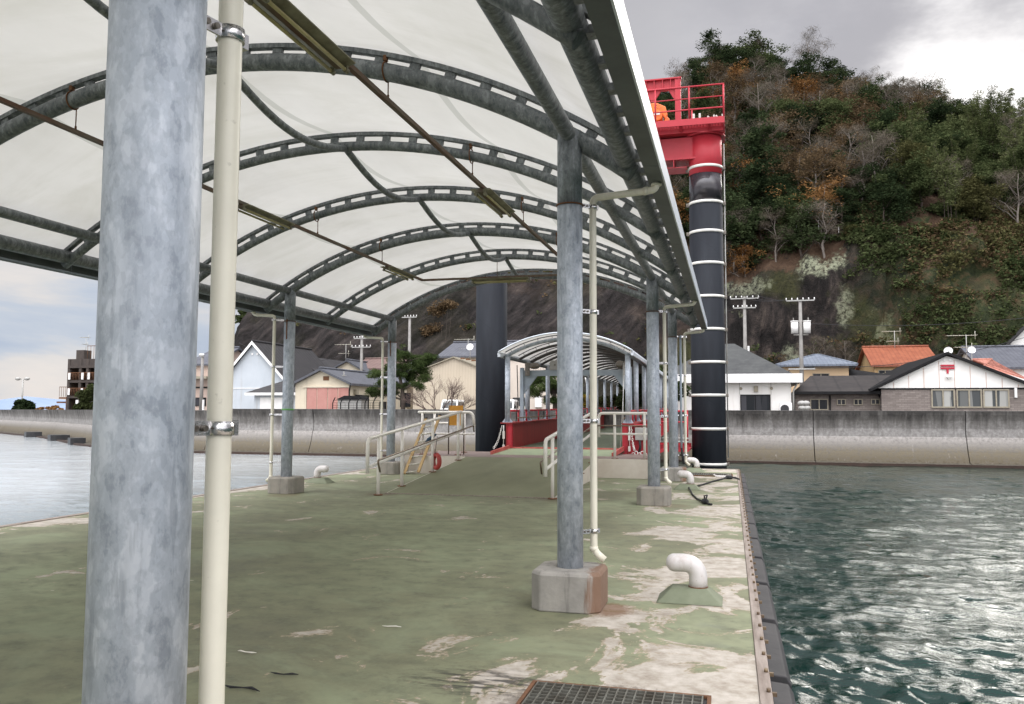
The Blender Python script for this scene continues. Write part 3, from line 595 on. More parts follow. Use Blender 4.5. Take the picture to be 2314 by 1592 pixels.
# life buoy
bc = at(986, 1043, 17.75); t = thing('life_buoy', 'red life buoy ring hanging by a cord from the left ramp handrail', 'life buoy', tuple(bc))
rx, rz = .125, .145; ax = Vector((.80, -.6, 0)).normalized(); mb = MB(); mb.tube([bc+ax*rx*math.cos(a)+Vector((0, 0, rz*math.sin(a))) for a in np.linspace(0, 2*math.pi, 33)[:-1]], .052, 14, closed=True); mb.build('ring', M['buoy'], t)
mb = MB(); mb.tube([bc+Vector((.0, -.045, .09)), bc+Vector((-.01, -.05, .2)), bc+Vector((-.04, 0, .26))], .007, 6); mb.tube([bc+Vector((-.04, 0, .18)), at(985, 1010, 17.7), at(989, 987, 17.7), at(980, 983, 17.75)], .006, 6); mb.build('cord', M['rope'], t)
# gooseneck vents
def vent():
    t = thing('vent_pipe', 'x', 'vent pipe', (0, 0, 0), 'white gooseneck vent pipes on the deck'); mb = MB()
    a, b, h = (.27, .19), (.15, .09), .11
    mb.add([(-a[0], -a[1], 0), (a[0], -a[1], 0), (a[0], a[1], 0), (-a[0], a[1], 0), (-b[0], -b[1], h), (b[0], -b[1], h), (b[0], b[1], h), (-b[0], b[1], h)], [(0, 1, 5, 4), (1, 2, 6, 5), (2, 3, 7, 6), (3, 0, 4, 7), (4, 5, 6, 7)]); mb.build('mound', M['mound'], t, .01)
    mb = MB(); pts = bend([(.07, 0, h-.01), (.07, 0, .31), (-.13, 0, .305)], .13, 10); rr = [.077]*len(pts)
    e = pts[-1]; d = (pts[-1]-pts[-2]).normalized()
    for k in range(1, 7): an = k*math.pi/12; pts.append(e+d*.07*math.sin(an)); rr.append(max(.077*math.cos(an), .004))
    mb.tube(pts, rr, 20); mb.build('gooseneck', M['vent'], t)
    mb = MB(); mb.cyl((.07, 0, h-.006), (.07, 0, h+.008), .082, 20); mb.build('collar', M['rust'], t)
    return t
vt = vent()
for i, (x, y, s_, lab) in enumerate(((-.36, 7.38, 1, 'white vent pipe in front, beside the second column'), (-.90, 17.75, 1, 'white vent pipe with black rope, right of the third column'), (-.97, 22.9, 1, 'white vent pipe farthest away, in front of the banded pile'), (-8.85, 16.95, -1, 'white vent pipe on the left edge by the sea'))):
    o = vt if i == 0 else copy_tree(vt); o.location = (x, y, .004); o.rotation_euler = (0, 0, 0 if s_ > 0 else math.pi); o['label'] = lab
# gratings
def grating(x0, x1, y0, y1, cell, label):
    t = thing('drain_grating', label, 'grating', ((x0+x1)/2, (y0+y1)/2, 0)); mb = MB(); mb.box(x0, x1, y0, y1, .002, .006); mb.build('pit_shade_plate', M['dark'], t)  # dark plate on the deck stands in for the shaded hollow below
    mb = MB(); x = x0+.02
    while x < x1-.015: mb.box(x-.004, x+.004, y0+.02, y1-.02, .008, .030); x += cell
    y = y0+.02
    while y < y1-.015: mb.box(x0+.02, x1-.02, y-.003, y+.003, .012, .0275); y += cell
    mb.build('grid', M['grate'], t)
    mb = MB(); f = .022; mb.box(x0-f, x1+f, y0-f, y0, .002, .02); mb.box(x0-f, x1+f, y1, y1+f, .002, .02); mb.box(x0-f, x0, y0, y1, .002, .02); mb.box(x1, x1+f, y0, y1, .002, .02); mb.build('frame', M['rust'], t)
grating(-1.13, -.15, 3.9, 4.88, .052, 'square steel grating at the bottom of the view'); grating(-1.1, .0, 21.45, 22.3, .055, 'steel grating beside the farthest vent pipe')
# ropes
mb = MB(); p = [(-.86, 17.62, .05), (-.80, 17.2, .02), (-.74, 16.5, .02), (-.62, 15.7, .02), (-.50, 15.15, .03)]; mb.tube(p, .016, 8); mb.ell((-.46, 15.0, .05), (.07, .09, .05), 8, 5); mb.tube([(-.46, 15.0, .06), (-.47, 15.05, .14), (-.42, 14.95, .16), (-.45, 14.9, .05)], .014, 6); mb.tube([(-.46, 15.0, .03), (-.38, 14.85, .02), (-.34, 14.8, .02)], .02, 6); tag(mb.build('rope', M['rope']), 'black rope on the deck ending in a knot in front of the third vent base', 'rope')
mb = MB(); mb.tube([(-.82, 17.9, .03), (-.66, 18.6, .02), (-.40, 19.8, .02), (-.22, 20.5, .02), (-.08, 20.75, .04), (.08, 20.8, .04), (.20, 20.7, -.02), (.36, 20.4, -.25)], .018, 8); mb.tube([(.0, 20.72, .04), (.16, 20.5, .03), (.24, 19.8, -.1), (.25, 19.2, -.4)], .016, 8); mb.ell((-.06, 20.78, .04), (.10, .14, .05), 8, 5); tag(mb.build('mooring_rope', M['rope']), 'black mooring rope running over the right edge of the pontoon', 'rope')
t = thing('mooring_eye', 'small white steel eye bar holding the black mooring rope', 'mooring eye', (-.2, 20.85, 0)); mb = MB(); mb.tube([(-.1, 20.8, .05), (-.36, 20.75, .05), (-.42, 20.85, .09), (-.36, 20.95, .05), (-.1, 20.9, .05)], .018, 8); mb.build('eye_bar', M['vent'], t); mb = MB(); mb.box(-.12, -.02, 20.78, 20.98, 0.002, .09); mb.build('base_block', M['plinth'], t)
for i, (u, v, sc) in enumerate(((640, 1528, 1), (545, 1560, 1.3), (556, 1478, .8), (885, 1420, .7))):
    y = 1.6*F_PX/(v-930); 
    d = at(u, v, 10)-EYE; q = EYE+d*(-1.6/d.z); mb = MB(); r2 = random.Random(i)
    pts = [(q.x+.05*sc*(k-2)+r2.uniform(-.01, .01), q.y+r2.uniform(-.02, .02)*sc, .010+r2.uniform(0, .006)) for k in range(5)]; mb.tube(pts, [.002, .006*sc, .004, .007*sc, .002], 5)
    tag(mb.build('scrap', M['rope'] if i < 2 else M['rail']), ['thin black scrap on the deck right of the cream pipe', 'larger curled black scrap on the deck beside the cream pipe', 'small pale chip on the deck beside the cream pipe', 'small pale chip on the deck in the middle of the view'][i], 'scrap')
# ================================================================ mooring piles with lifting frame
PXR, PXL, PYY, PR = -.66, -7.62, 26.35, .515
def pile(x, label, bands):
    t = thing('mooring_pile', label, 'pile', (x, PYY, -1)); mb = MB(); mb.cyl((x, PYY, -3), (x, PYY, 8.12), PR, 64)
    o = mb.build('sleeve', M['pile'], t)
    mb = MB(); mb.cyl((x, PYY, 8.12), (x, PYY, 8.98), PR-.01, 64); mb.build('gloss_band', M['pilegloss'], t)
    mb = MB(); mb.cyl((x, PYY, 8.98), (x, PYY, 10.17), PR-.008, 64); mb.build('pile_head', M['red'], t)
    for z in bands:
        mb = MB(); mb.cyl((x, PYY, z-.042), (x, PYY, z+.042), PR+.013, 64); b = mb.build('strap', M['strap'], t)
        mb = MB()
        for sx in (1, -1): mb.box(x+sx*(PR+.05)-.035, x+sx*(PR+.05)+.035, PYY-.06, PYY+.06, z-.05, z+.05); mb.cyl((x+sx*(PR+.05), PYY-.09, z), (x+sx*(PR+.05), PYY+.09, z), .018, 6)
        mb.build('strap_bolt', M['bolt'], b)
    if bands: mb = MB(); mb.cyl((x+PR+.05, PYY+.1, .2), (x+PR+.05, PYY+.1, 10), .02, 8); mb.build('cable_conduit', M['boxgrey'], t)
    return t
pile(PXR, 'tall dark mooring pile with white straps and red head', (9.2, 8.08, 7.16, 6.17, 5.14, 4.13, 3.12, 2.11, 1.09, 0.02))
pile(PXL, 'plain dark mooring pile standing left of the gangway', ())
lf = thing('lifting_frame', 'red steel lifting frame and service platform on top of the piles', 'lifting frame', ((PXR+PXL)/2, PYY, 9.4))
z0, z1 = 9.45, 10.16; xa, xb = PXL, PXR
def part(f, n, m=None, par=None, bv=0): mb = MB(); f(mb); return mb.build(n, m or M['red'], par or lf, bv)
# box girder with flanges and stiffeners
part(lambda m: m.box(xa, xb-.35, PYY-.34, PYY+.34, z0+.06, z1), 'box_girder')
part(lambda m: [m.box(xa, xb-.22, PYY-.42, PYY+.42, z0-.0, z0+.058), [m.box(x-.012, x+.012, PYY-.415, PYY-.342, z0+.06, z1) for x in np.arange(xb-1.35, xa, -1.3)]], 'girder_flange')
part(lambda m: [m.box(x-.012, x+.012, PYY-.42, PYY+.42, z0-.22, z0-.002) for x in (xb-.95, xb-1.9)]+[m.box(xa+1, xb-.55, PYY-.36, PYY+.36, z0-.24, z0-.222)], 'lower_bracket')
def platform(m):
    m.cyl((xb, PYY, z1+.02), (xb, PYY, z1+.06), PR+.10, 48); m.box(xa-.55, xb+.56, PYY-.60, PYY+.60, z1+.062, z1+.20)
part(platform, 'platform_beam')
dz = 10.42; px1, px0, py0, py1 = xb+.60, xa-.6, PYY-1.0, PYY+1.0
def joists(m):
    x = px1-.45
    while x > px0: m.prism([(x-.05, py0+.02, dz-.03), (x-.05, py1-.02, dz-.03), (x-.05, PYY+.62, z1+.10), (x-.05, PYY-.62, z1+.10)], (.10, 0, 0)); x -= .85
part(joists, 'platform_joist')
part(lambda m: [m.box(px0, px1, py0, py0+.03, dz-.10, dz+.10), m.box(px0, px1, py1-.03, py1, dz-.10, dz+.10), m.box(px1-.03, px1, py0+.03, py1-.03, dz-.10, dz+.10), m.box(px0, px0+.03, py0+.03, py1-.03, dz-.1, dz+.1)], 'toe_board')
part(lambda m: [m.box(px0+.03, px1-.03, y-.01, y+.01, dz-.02, dz+.01) for y in np.arange(py0+.06, py1-.04, .07)]+[m.box(x-.008, x+.008, py0+.04, py1-.04, dz-.018, dz+.008) for x in np.arange(px0+.06, px1-.04, .09)], 'platform_mesh')
def rails(m):
    for zz in (1.10, .73, .38):
        r = .028 if zz > 1 else .02
        for y in (py0+.015, py1-.015): m.cyl((px0, y, dz+zz), (px1, y, dz+zz), r, 8)
        for x in (px0, px1-.015): m.cyl((x, py0, dz+zz), (x, py1, dz+zz), r, 8)
    for y in (py0+.015, py1-.015):
        x = px1-.015; 
        while x > px0: m.cyl((x, y, dz+.1), (x, y, dz+1.1), .026, 8); x -= 1.02
    for y in (PYY-.35, PYY+.35): m.cyl((px1-.015, y, dz+.1), (px1-.015, y, dz+1.1), .024, 8)
part(rails, 'guard_rail')
def portal(m):
    for x in (-1.48, -3.05): m.box(x-.09, x+.09, PYY-.10, PYY+.10, dz-.2, 12.18); 
    m.box(-3.16, -1.37, PYY-.13, PYY-.0+.13, 12.18, 12.22); m.box(-3.14, -1.39, PYY-.03, PYY+.03, 11.90, 12.18); m.box(-3.16, -1.37, PYY-.13, PYY+.13, 11.87, 11.90)
    for x in np.arange(-3.0, -1.4, .26): m.box(x-.01, x+.01, PYY-.12, PYY+.12, 11.90, 12.18)
    for x, s_ in ((-1.57, -1), (-2.96, 1)): m.prism([(x, PYY-.05, 11.87), (x+s_*.22, PYY-.05, 11.87), (x, PYY-.05, 11.5)], (0, .1, 0))
part(portal, 'portal'); hx = -2.27
part(lambda m: m.prism([(hx-.28, PYY-.04, 11.868), (hx+.28, PYY-.04, 11.868), (hx+.06, PYY-.04, 11.55), (hx-.06, PYY-.04, 11.55)], (0, .08, 0)), 'hook_plate')
h = thing('chain_hoist', 'orange chain hoist hanging from the red portal on the pile', 'hoist', (hx, PYY, 10.8))
mb = MB(); o8 = [(-.42, 11.20), (-.30, 11.42), (.1, 11.46), (.40, 11.30), (.46, 11.05), (.40, 10.86), (.30, 11.05), (.12, 11.18), (-.2, 11.10)]
mb.prism([(hx+x, PYY-.10, z) for x, z in o8], (0, .2, 0)); mb.build('hoist_frame', M['orange'], h, .02)
mb = MB(); mb.cyl((hx+.14, PYY-.28, 10.96), (hx+.14, PYY+.28, 10.96), .17, 20); mb.build('motor', M['orange'], h, .02)
mb = MB(); mb.prism([(hx+.42, PYY-.09, 11.0), (hx+.52, PYY-.09, 10.9), (hx+.50, PYY-.09, 10.55), (hx+.1, PYY-.09, 10.52), (hx+.28, PYY-.09, 10.68)], (0, .18, 0)); mb.build('lower_arm', M['orange'], h, .02)
mb = MB()
for k in range(22): x, z = rnd.uniform(-.32, .34), rnd.uniform(11.2, 11.40); mb.cyl((hx+x, PYY-.103, z), (hx+x, PYY-.098, z), rnd.uniform(.008, .018), 6)
mb.build('vent_hole', M['hole'], h); mb = MB(); mb.box(hx+.04, hx+.24, PYY-.292, PYY-.282, 10.98, 11.06); mb.build('label_plate', M['strap'], h)
mb = MB(); mb.cyl((hx, PYY, 11.42), (hx, PYY, 11.6), .03, 8); mb.build('hook', M['bolt'], h)
t = thing('winch_bracket', 'small white bracket frames standing on the red pile platform', 'bracket', (-.7, PYY, dz)); mb = MB()
for x in (-.98, -.80): mb.box(x-.03, x+.03, PYY-.5, PYY-.44, dz+.012, dz+.42)
for x in (-.45, .0-.2): mb.prism([(x-.13, PYY-.5, dz+.30), (x+.07, PYY-.5, dz+.02), (x+.10, PYY-.5, dz+.02), (x+.10, PYY-.5, dz+.34), (x+.06, PYY-.5, dz+.34), (x+.05, PYY-.5, dz+.16), (x-.10, PYY-.5, dz+.33)], (0, .05, 0))
mb.build('bracket_plate', M['strap'], t)
# ================================================================ gangway (built in its own frame, then turned)
gw = thing('gangway', 'red girder gangway under a white arched roof leading ashore', 'gangway', (0, 0, 0))
GL = 33.0; W = 1.60
def gp(f, n, m, par=None, bv=0, label=None): mb = MB(); f(mb); return mb.build(n, m, par or gw, bv, label)
gp(lambda m: m.box(-W, W, 0, GL, -.06, 0), 'floor', M['gangfloor'])
for s_ in (-1, 1):
    x = s_*(W+.10)
    def web(m): m.box(x-.012, x+.012, .0, GL, -.12, .70)
    gi = gp(web, 'girder_web', M['redold'])
    gp(lambda m: [m.box(x-.17, x+.17, -.02, GL, .70, .735), m.box(x-.15, x+.15, -.02, GL, -.15, -.12)], 'girder_flange', M['redold'], gi)
    for y in np.arange(1.7, GL, 1.7): gp(lambda m: m.box(x-s_*.0+(.013 if s_ > 0 else -.15), x+(.15 if s_ > 0 else -.013), y-.012, y+.012, -.12, .70), 'stiffener', M['red'], gi)
    gp(lambda m: [m.box(x+(-.15 if s_ > 0 else .013), x+(-.013 if s_ > 0 else .15), .02, .045, -.12, .70), m.box(x+(-.15 if s_ > 0 else .013), x+(-.013 if s_ > 0 else .15), .16, .185, -.12, .70)], 'end_stiffener', M['red'], gi)
    y = .12
    cols = [0.15, 2.85, 6.3]+[6.3+3.4*k for k in range(1, 8)]
    for i, y in enumerate(cols):
        c = gp(lambda m: m.cyl((x, y, .735), (x, y, 2.60), .075, 20), 'roof_column', M['galv'])
        gp(lambda m: [m.box(x-.13, x+.13, y-.13, y+.13, .736, .75), m.prism([(x-.15, y-.005, .75), (x+.15, y-.005, .75), (x, y-.005, .95)], (0, .01, 0))], 'base_plate', M['galv'], c)
    for i in range(len(cols)-1):
        ya, yb = cols[i]+.25, cols[i+1]-.16
        gp(lambda m: [m.cyl((x, ya, 1.06), (x, yb, 1.06), .03, 10), [m.cyl((x, yy, .735), (x, yy, 1.06), .026, 8) for yy in (ya, (ya+yb)/2, yb)]], 'guard_rail', M['red'])
    gp(lambda m: m.cyl((x-s_*.2, .5, .86), (x-s_*.2, GL-.5, .84), .018, 8), 'grab_rail', M['brownrail'])
ga = 1.76; gs = .48; gr = (ga*ga+gs*gs)/(2*gs); gz = 2.60+gs-gr; am = math.asin(ga/gr)
def gpt(a, off=0): return ((gr+off)*math.sin(a), gz+(gr+off)*math.cos(a))
for k in range(20):
    y = .15+1.7*k; main = k % 2 == 0
    a_ = gp(lambda m: m.tube([(gpt(a)[0], y, gpt(a)[1]) for a in np.linspace(-am, am, 29)], .052 if main else .04, 10), 'roof_arch', M['galv'] if k == 0 else M['darksteel'])
    def st(m):
        for a in np.linspace(-am*.88, am*.88, 9): p = gpt(a, .07); m.obox((p[0], y, p[1]), .012, .02, .12, (math.cos(a), 0, -math.sin(a)), (0, 1, 0), (math.sin(a), 0, math.cos(a)))
    gp(st, 'spacer', M['darksteel'], a_)
    gp(lambda m: m.tube([(gpt(a, .115)[0], y, gpt(a, .115)[1]) for a in np.linspace(-am*.97, am*.97, 25)], .014, 6), 'membrane_edge', M['darksteel'], a_)
for s_ in (-1, 1):
    gp(lambda m: m.cyl((s_*ga, .1, 2.58), (s_*ga, GL, 2.58), .05, 10), 'eave_beam', M['galvold_shaded']); gp(lambda m: m.cyl((s_*ga, .1, 2.34), (s_*ga, GL, 2.34), .03, 8), 'tie_pipe', M['galvold_shaded']) if 0 else None
    gp(lambda m: m.prism([(s_*(ga+.06), -.26, 2.70), (s_*(ga+.06), -.26, 2.58), (s_*(ga+.13), -.26, 2.57), (s_*(ga+.14), -.26, 2.66), (s_*(ga+.11), -.26, 2.72)], (0, GL+.3, 0)), 'gutter', M['gutterwhite'])
V = []; yy = np.arange(-.28, GL, .425); a2 = np.linspace(-am-.01, am+.01, 34)
for y in yy:
    sg = .05*abs(math.sin(math.pi*(y-.15)/1.7)) if y > .15 else 0
    for a in a2: p = gpt(a, .135-sg); V.append((p[0], y, p[1]))
n2 = len(a2); i = np.arange(len(yy)-1)[:, None]*n2; j = np.arange(n2-1)[None, :]
np_obj('roof_membrane', np.array(V), np.stack([i+j, i+j+1, i+n2+1+j, i+n2+j], -1).reshape(-1, 4), M['mem2'], True, gw)
gp(lambda m: m.tube([(gpt(a, .145)[0], -.30, gpt(a, .145)[1]) for a in a2], .022, 8), 'membrane_rim', M['gutterwhite'])
# cross frame that carries the lifting pulleys
def cross(m):
    m.box(-W-.05, W+.05, 1.65, 1.77, 2.10, 2.27)
    for s_ in (-1, 1): m.box(s_*(W+.02)-.05, s_*(W+.02)+.05, 1.62, 1.80, .74, 2.35); m.prism([(s_*(W-.03), 1.68, 2.10), (s_*(W-.45), 1.68, 2.10), (s_*(W-.03), 1.68, 1.55)], (0, .06, 0))
cf = gp(cross, 'cross_frame', M['beamgrey'])
def pul(m):
    for x in (-.62, .02): m.prism([(x-.14, 1.60, 2.272), (x-.14, 1.60, 2.50), (x-.08, 1.60, 2.56), (x+.08, 1.60, 2.56), (x+.16, 1.60, 2.48), (x+.16, 1.60, 2.272)], (0, .22, 0))
gp(pul, 'winch_cover', M['boxgrey'], cf, .01)
gp(lambda m: [m.cyl((x, 1.595, 2.42), (x, 1.60, 2.42), .03, 10) for x in (-.60, .04)], 'pulley_pin', M['bolt'], cf)
gp(lambda m: [m.ell((-1.22, 1.6, 2.40), (.18, .12, .10), 10, 6), m.box(-1.50, -1.36, 1.55, 1.62, 2.1, 2.5), m.ell((1.34, 1.6, 2.42), (.14, .1, .12), 8, 5), m.box(1.45, 1.60, 1.5, 1.62, 2.1, 2.5)], 'sheave_block', M['bolt'], cf)
# flap, chains, control box
fl = gp(lambda m: m.add([(-1.78, -1.32, -.085), (1.40, -1.30, -.085), (1.55, .0, .012), (-1.58, .0, .012), (-1.78, -1.32, -.10), (1.40, -1.30, -.10), (1.55, .0, -.02), (-1.58, .0, -.02)], [(0, 1, 2, 3), (4, 7, 6, 5), (0, 4, 5, 1), (1, 5, 6, 2), (2, 6, 7, 3), (3, 7, 4, 0)]), 'boarding_flap', M['flap'])
gp(lambda m: [m.bar((-1.80, -1.32, -.06), (-1.60, 0, .05), .04, .12), m.bar((1.42, -1.30, -.06), (1.58, 0, .05), .04, .12), m.bar((-1.6, .02, .035), (1.6, .02, .035), .05, .04)], 'flap_edge', M['redflap'], fl)
for s_ in (-1, 1):
    x = s_*(W+.20)
    def chain(m):
        P0 = Vector((x, -.12, .62)); P1 = Vector((x+s_*.12, -.55, .05))
        for k in range(14): 
            c = P0.lerp(P1, k/13)+Vector((0, 0, -.10*math.sin(math.pi*k/13))); m.tube([c+Vector((.022*math.cos(a)*(k % 2), .022*math.cos(a)*(1-k % 2), .034*math.sin(a))) for a in np.linspace(0, 2*math.pi, 9)[:-1]], .008, 5, closed=True)
        m.cyl((x-s_*.05, -.10, .66), (x-s_*.04, -.10, -.02), .011, 6); m.box(x-s_*.05-.03, x-s_*.05+.03, -.13, -.09, .28, .50); m.box(x-s_*.05-.03, x-s_*.05+.03, -.13, -.09, -.02, .12)
    gp(chain, 'chain', M['strap']); 
gp(lambda m: m.box(W+.30, W+.62, -.06, .12, .28, .62), 'control_box', M['boxgrey'], None, .012)
gp(lambda m: [m.tube([(W+.42, -.02, .28), (W+.44, -.05, .1), (W+.40, -.02, -.05)], .035, 8)], 'cable', M['rope'])
gp(lambda m: [m.box(W+.12, W+.95, .14, .18, -.12, .68), m.box(W+.12, W+1.0, .0, .30, .68, .71), m.prism([(W+.5, .0, -.25), (W+1.1, .0, .0), (W+1.1, .0, .08), (W+.5, .0, -.12)], (0, .1, 0)), m.cyl((W+.15, .05, -.15), (W+.8, .05, -.15), .05, 10)], 'outrigger', M['red'])
def shack(m):
    for k in range(5): c = Vector((W+.25+.08*k, -.1, -.10+.04*(k % 2))); m.tube([c+Vector((.04*math.cos(a), .02, .05*math.sin(a))) for a in np.linspace(0, 2*math.pi, 9)[:-1]], .011, 5, closed=True)
gp(shack, 'shackle', M['strap'])
gp(lambda m: m.tube([(-W-.02, 1.0, 2.4), (-W+.02, .95, 1.4), (-W-.05, 1.0, .74)], .014, 6), 'cable', M['rope'])
gp(lambda m: [m.cyl((W-.05, .4, 2.4), (W-.04, .1, 0), .008, 5), m.cyl((W+.03, .2, 2.55), (W-.1, -.1, .0), .006, 5)], 'pull_cord', M['strap'])
gw.location = (-4.42, 22.75, .55); gw.rotation_euler = (R_(.45), 0, R_(1.55))
# service walkway between gangway and the right pile
sw = thing('service_walkway', 'small red walkway linking the gangway to the banded pile', 'walkway', (-1.6, 25.5, .5)); mb = MB(); mb.box(-2.5, -1.22, 25.2, 25.3, .42, .62); mb.box(-2.5, -1.22, 26.9, 27.0, .42, .62); mb.box(-2.5, -1.2, 25.3, 26.9, .45, .50); mb.build('walkway_frame', M['red'], sw)
mb = MB(); mb.cyl((-2.5, 25.25, 1.62), (-1.22, 25.25, 1.62), .03, 8); mb.cyl((-2.5, 25.25, 1.30), (-1.22, 25.25, 1.30), .022, 8)
for x in (-2.4, -1.6, -1.25): mb.cyl((x, 25.25, .62), (x, 25.25, 1.62), .026, 8)
mb.build('guard_rail', M['red'], sw)
mb = MB(); mb.box(-2.36, -2.02, 25.0, 25.19, .70, 1.42); mb.build('junction_box', M['boxgrey'], sw, .01); mb = MB()
for z in (.72, .82): mb.cyl((-2.0, 25.12, z), (-1.22, 25.12, z), .025, 8)
mb.build('pipe_run', M['boxgrey'], sw)
# ================================================================ town behind the sea wall
def tile(name, c1, c2, ax=0, rib=.28, course=.26, rough=.55):
    m, g, b = newmat(name); co = g.coord(); s = g.sep(co)
    r = g.ma('ABSOLUTE', g.ma('SINE', g.ma('MULTIPLY', s[ax], math.pi/rib))); q = g.ma('FRACT', g.ma('DIVIDE', s[2], course*.45))
    n = g.noise(co, 1.2, 6, .65); c = g.ramp(n, [(.3, c1), (.7, c2)])
    c = g.mix(g.ramp(r, [(.0, .6), (.28, 0.0)]), c, tuple(x*.4 for x in c1)); c = g.mix(g.ramp(q, [(.0, .45), (.18, 0.0)]), c, tuple(x*.4 for x in c1))
    c = g.mix(g.ramp(g.noise(co, 4, 3), [(.5, 0.0), (.8, .4)]), c, tuple(min(1, x*1.6) for x in c2))
    g.lk(c, b.inputs['Base Color']); b.inputs['Roughness'].default_value = rough
    g.lk(g.bump(g.ma('ADD', r, g.ma('MULTIPLY', q, .5)), .5, .04), b.inputs['Normal']); return m
def plaster(name, c, d=None, stain=(.3, .27, .22), sc=.8):
    m, g, b = newmat(name); co = g.coord(); d = d or tuple(x*.86 for x in c)
    k = g.ramp(g.noise(co, sc, 7, .65), [(.3, c), (.7, d)]); st = g.ramp(g.noise(g.mapp(co, (1.4, 1.4, .18)), 1.6, 6, .65), [(.55, 0.0), (.78, .45)])
    g.lk(g.mix(st, k, stain), b.inputs['Base Color']); b.inputs['Roughness'].default_value = .85; g.lk(g.bump(g.noise(co, 12, 5), .15, .01), b.inputs['Normal']); return m
def ribbed(name, c, d, rib=.22):
    m, g, b = newmat(name); co = g.coord(); s = g.sep(co); r = g.ma('ABSOLUTE', g.ma('SINE', g.ma('MULTIPLY', g.ma('ADD', s[0], s[1]), math.pi/rib)))
    k = g.ramp(g.noise(g.mapp(co, (1, 1, .3)), .9, 6), [(.3, c), (.7, d)]); k = g.mix(g.ramp(r, [(0, .5), (.3, 0.0)]), k, tuple(x*.6 for x in c))
    g.lk(k, b.inputs['Base Color']); b.inputs['Roughness'].default_value = .55; g.lk(g.bump(r, .4, .03), b.inputs['Normal']); return m
def brick(name):
    m, g, b = newmat(name); co = g.coord(); bt = g.n('ShaderNodeTexBrick'); mp = g.n('ShaderNodeCombineXYZ'); s = g.sep(co); g.lk(s[0], mp.inputs[0]); g.lk(s[2], mp.inputs[1]); g.lk(mp.outputs[0], bt.inputs[0])
    bt.inputs['Scale'].default_value = 1; bt.inputs['Brick Width'].default_value = .30; bt.inputs['Row Height'].default_value = .10; bt.inputs['Mortar Size'].default_value = .010
    bt.inputs['Color1'].default_value = (.15, .125, .11, 1); bt.inputs['Color2'].default_value = (.24, .205, .18, 1); bt.inputs['Mortar'].default_value = (.12, .105, .095, 1)
    c = g.mix(g.ramp(g.noise(co, 2, 5), [(.4, 0.0), (.8, .5)]), bt.outputs[0], (.13, .11, .095)); g.lk(c, b.inputs['Base Color']); b.inputs['Roughness'].default_value = .85; return m
def glassm(name, c1, c2, sc=.8):
    m, g, b = newmat(name); co = g.coord(); n = g.vor(g.mapp(co, (1, .01, .04)), sc*2.2, 'F1', 1); s = g.sep(n)
    g.lk(g.ramp(s[0], [(.2, c1), (.8, c2)]), b.inputs['Base Color']); b.inputs['Roughness'].default_value = .2; b.inputs['Specular IOR Level'].default_value = .15; return m
T = {'slate': tile('grey tile y', (.060, .064, .074), (.095, .10, .115), 1), 'slatex': tile('grey tile x', (.060, .064, .078), (.10, .105, .12), 0), 'dark': tile('dark shingle', (.018, .017, .018), (.034, .032, .032), 1, .5, .3, .8),
     'brownroof': tile('dark brown sheet roof', (.016, .013, .012), (.030, .025, .022), 0, 1.2, 1.2, .85), 'orange': tile('orange tile', (.19, .050, .022), (.27, .085, .040), 0, .34, 9),
     'salmon': tile('salmon tile', (.33, .12, .085), (.42, .18, .13), 0, .3, .5), 'blue': tile('blue grey tile', (.11, .13, .165), (.17, .195, .23), 0), 'greyhip': tile('grey slate hip', (.028, .030, .030), (.055, .058, .055), 0, 9, .42, .7)}
WM = {'bluewhite': plaster('pale blue siding', (.50, .535, .56), (.43, .47, .495)), 'cream': plaster('cream render', (.62, .56, .43), (.56, .49, .37)), 'beige': ribbed('beige corrugated sheet', (.52, .45, .34), (.46, .39, .29)),
      'beigeflat': plaster('beige flat wall', (.60, .53, .45)), 'white': plaster('white render', (.80, .79, .75), (.74, .72, .67), (.5, .45, .36)), 'peach': plaster('peach render', (.64, .47, .29), (.58, .42, .26)), 'ochre': plaster('ochre wall', (.44, .30, .14), (.36, .25, .13)),
      'pink': plaster('pinkish wall', (.52, .40, .33)), 'brick': brick('taupe brick'), 'ruin': plaster('burnt concrete', (.060, .045, .036), (.034, .027, .023), (.012, .010, .009), 1.6), 'trim': simple('white trim', (.78, .77, .74), (.70, .69, .66), 2, .5),
      'black': simple('black trim', (.010, .010, .011), (.018, .018, .018), 3, .8, spec=.15), 'frame': simple('bronze window frame', (.30, .27, .20), (.24, .21, .15), 5, .5), 'shutter': plaster('pink shutter', (.40, .185, .155), (.46, .24, .20), (.26, .10, .075), 2), 'postred': simple('signal red emblem', (.46, .012, .035), None, 3, .45)}
GL1 = glassm('dark glass', (.012, .014, .016), (.05, .05, .055)); GL2 = glassm('bright office glass', (.06, .065, .065), (.38, .38, .35), 1.3)
def win(par, x0, x1, z0, z1, y, n=2, fm=None, gm=None, fw_=.05, side=False):
    """window on a wall facing the sea (side=False, at y) or facing +x (side=True, at x=y)"""
    fm = fm or WM['frame']; gm = gm or GL1; bx = (lambda m, a, b, d0, d1, c, e: m.box(a, b, y-d1, y-d0, c, e)) if not side else (lambda m, a, b, d0, d1, c, e: m.box(y+d0, y+d1, a, b, c, e))
    mb = MB(); bx(mb, x0, x1, .004, .07, z0, z0+fw_); bx(mb, x0, x1, .004, .07, z1-fw_, z1)
    for k in range(n+1): c = x0+fw_/2+(x1-x0-fw_)*k/n; bx(mb, c-fw_/2, c+fw_/2, .004, .066, z0+fw_, z1-fw_)
    w_ = mb.build('window', fm, par); mb = MB(); bx(mb, x0+.02, x1-.02, .002, .03, z0+.02, z1-.02); mb.build('pane', gm, w_); return w_
def prot(f, n, m, par): mb = MB(); f(mb); return mb.build(n, m, par)
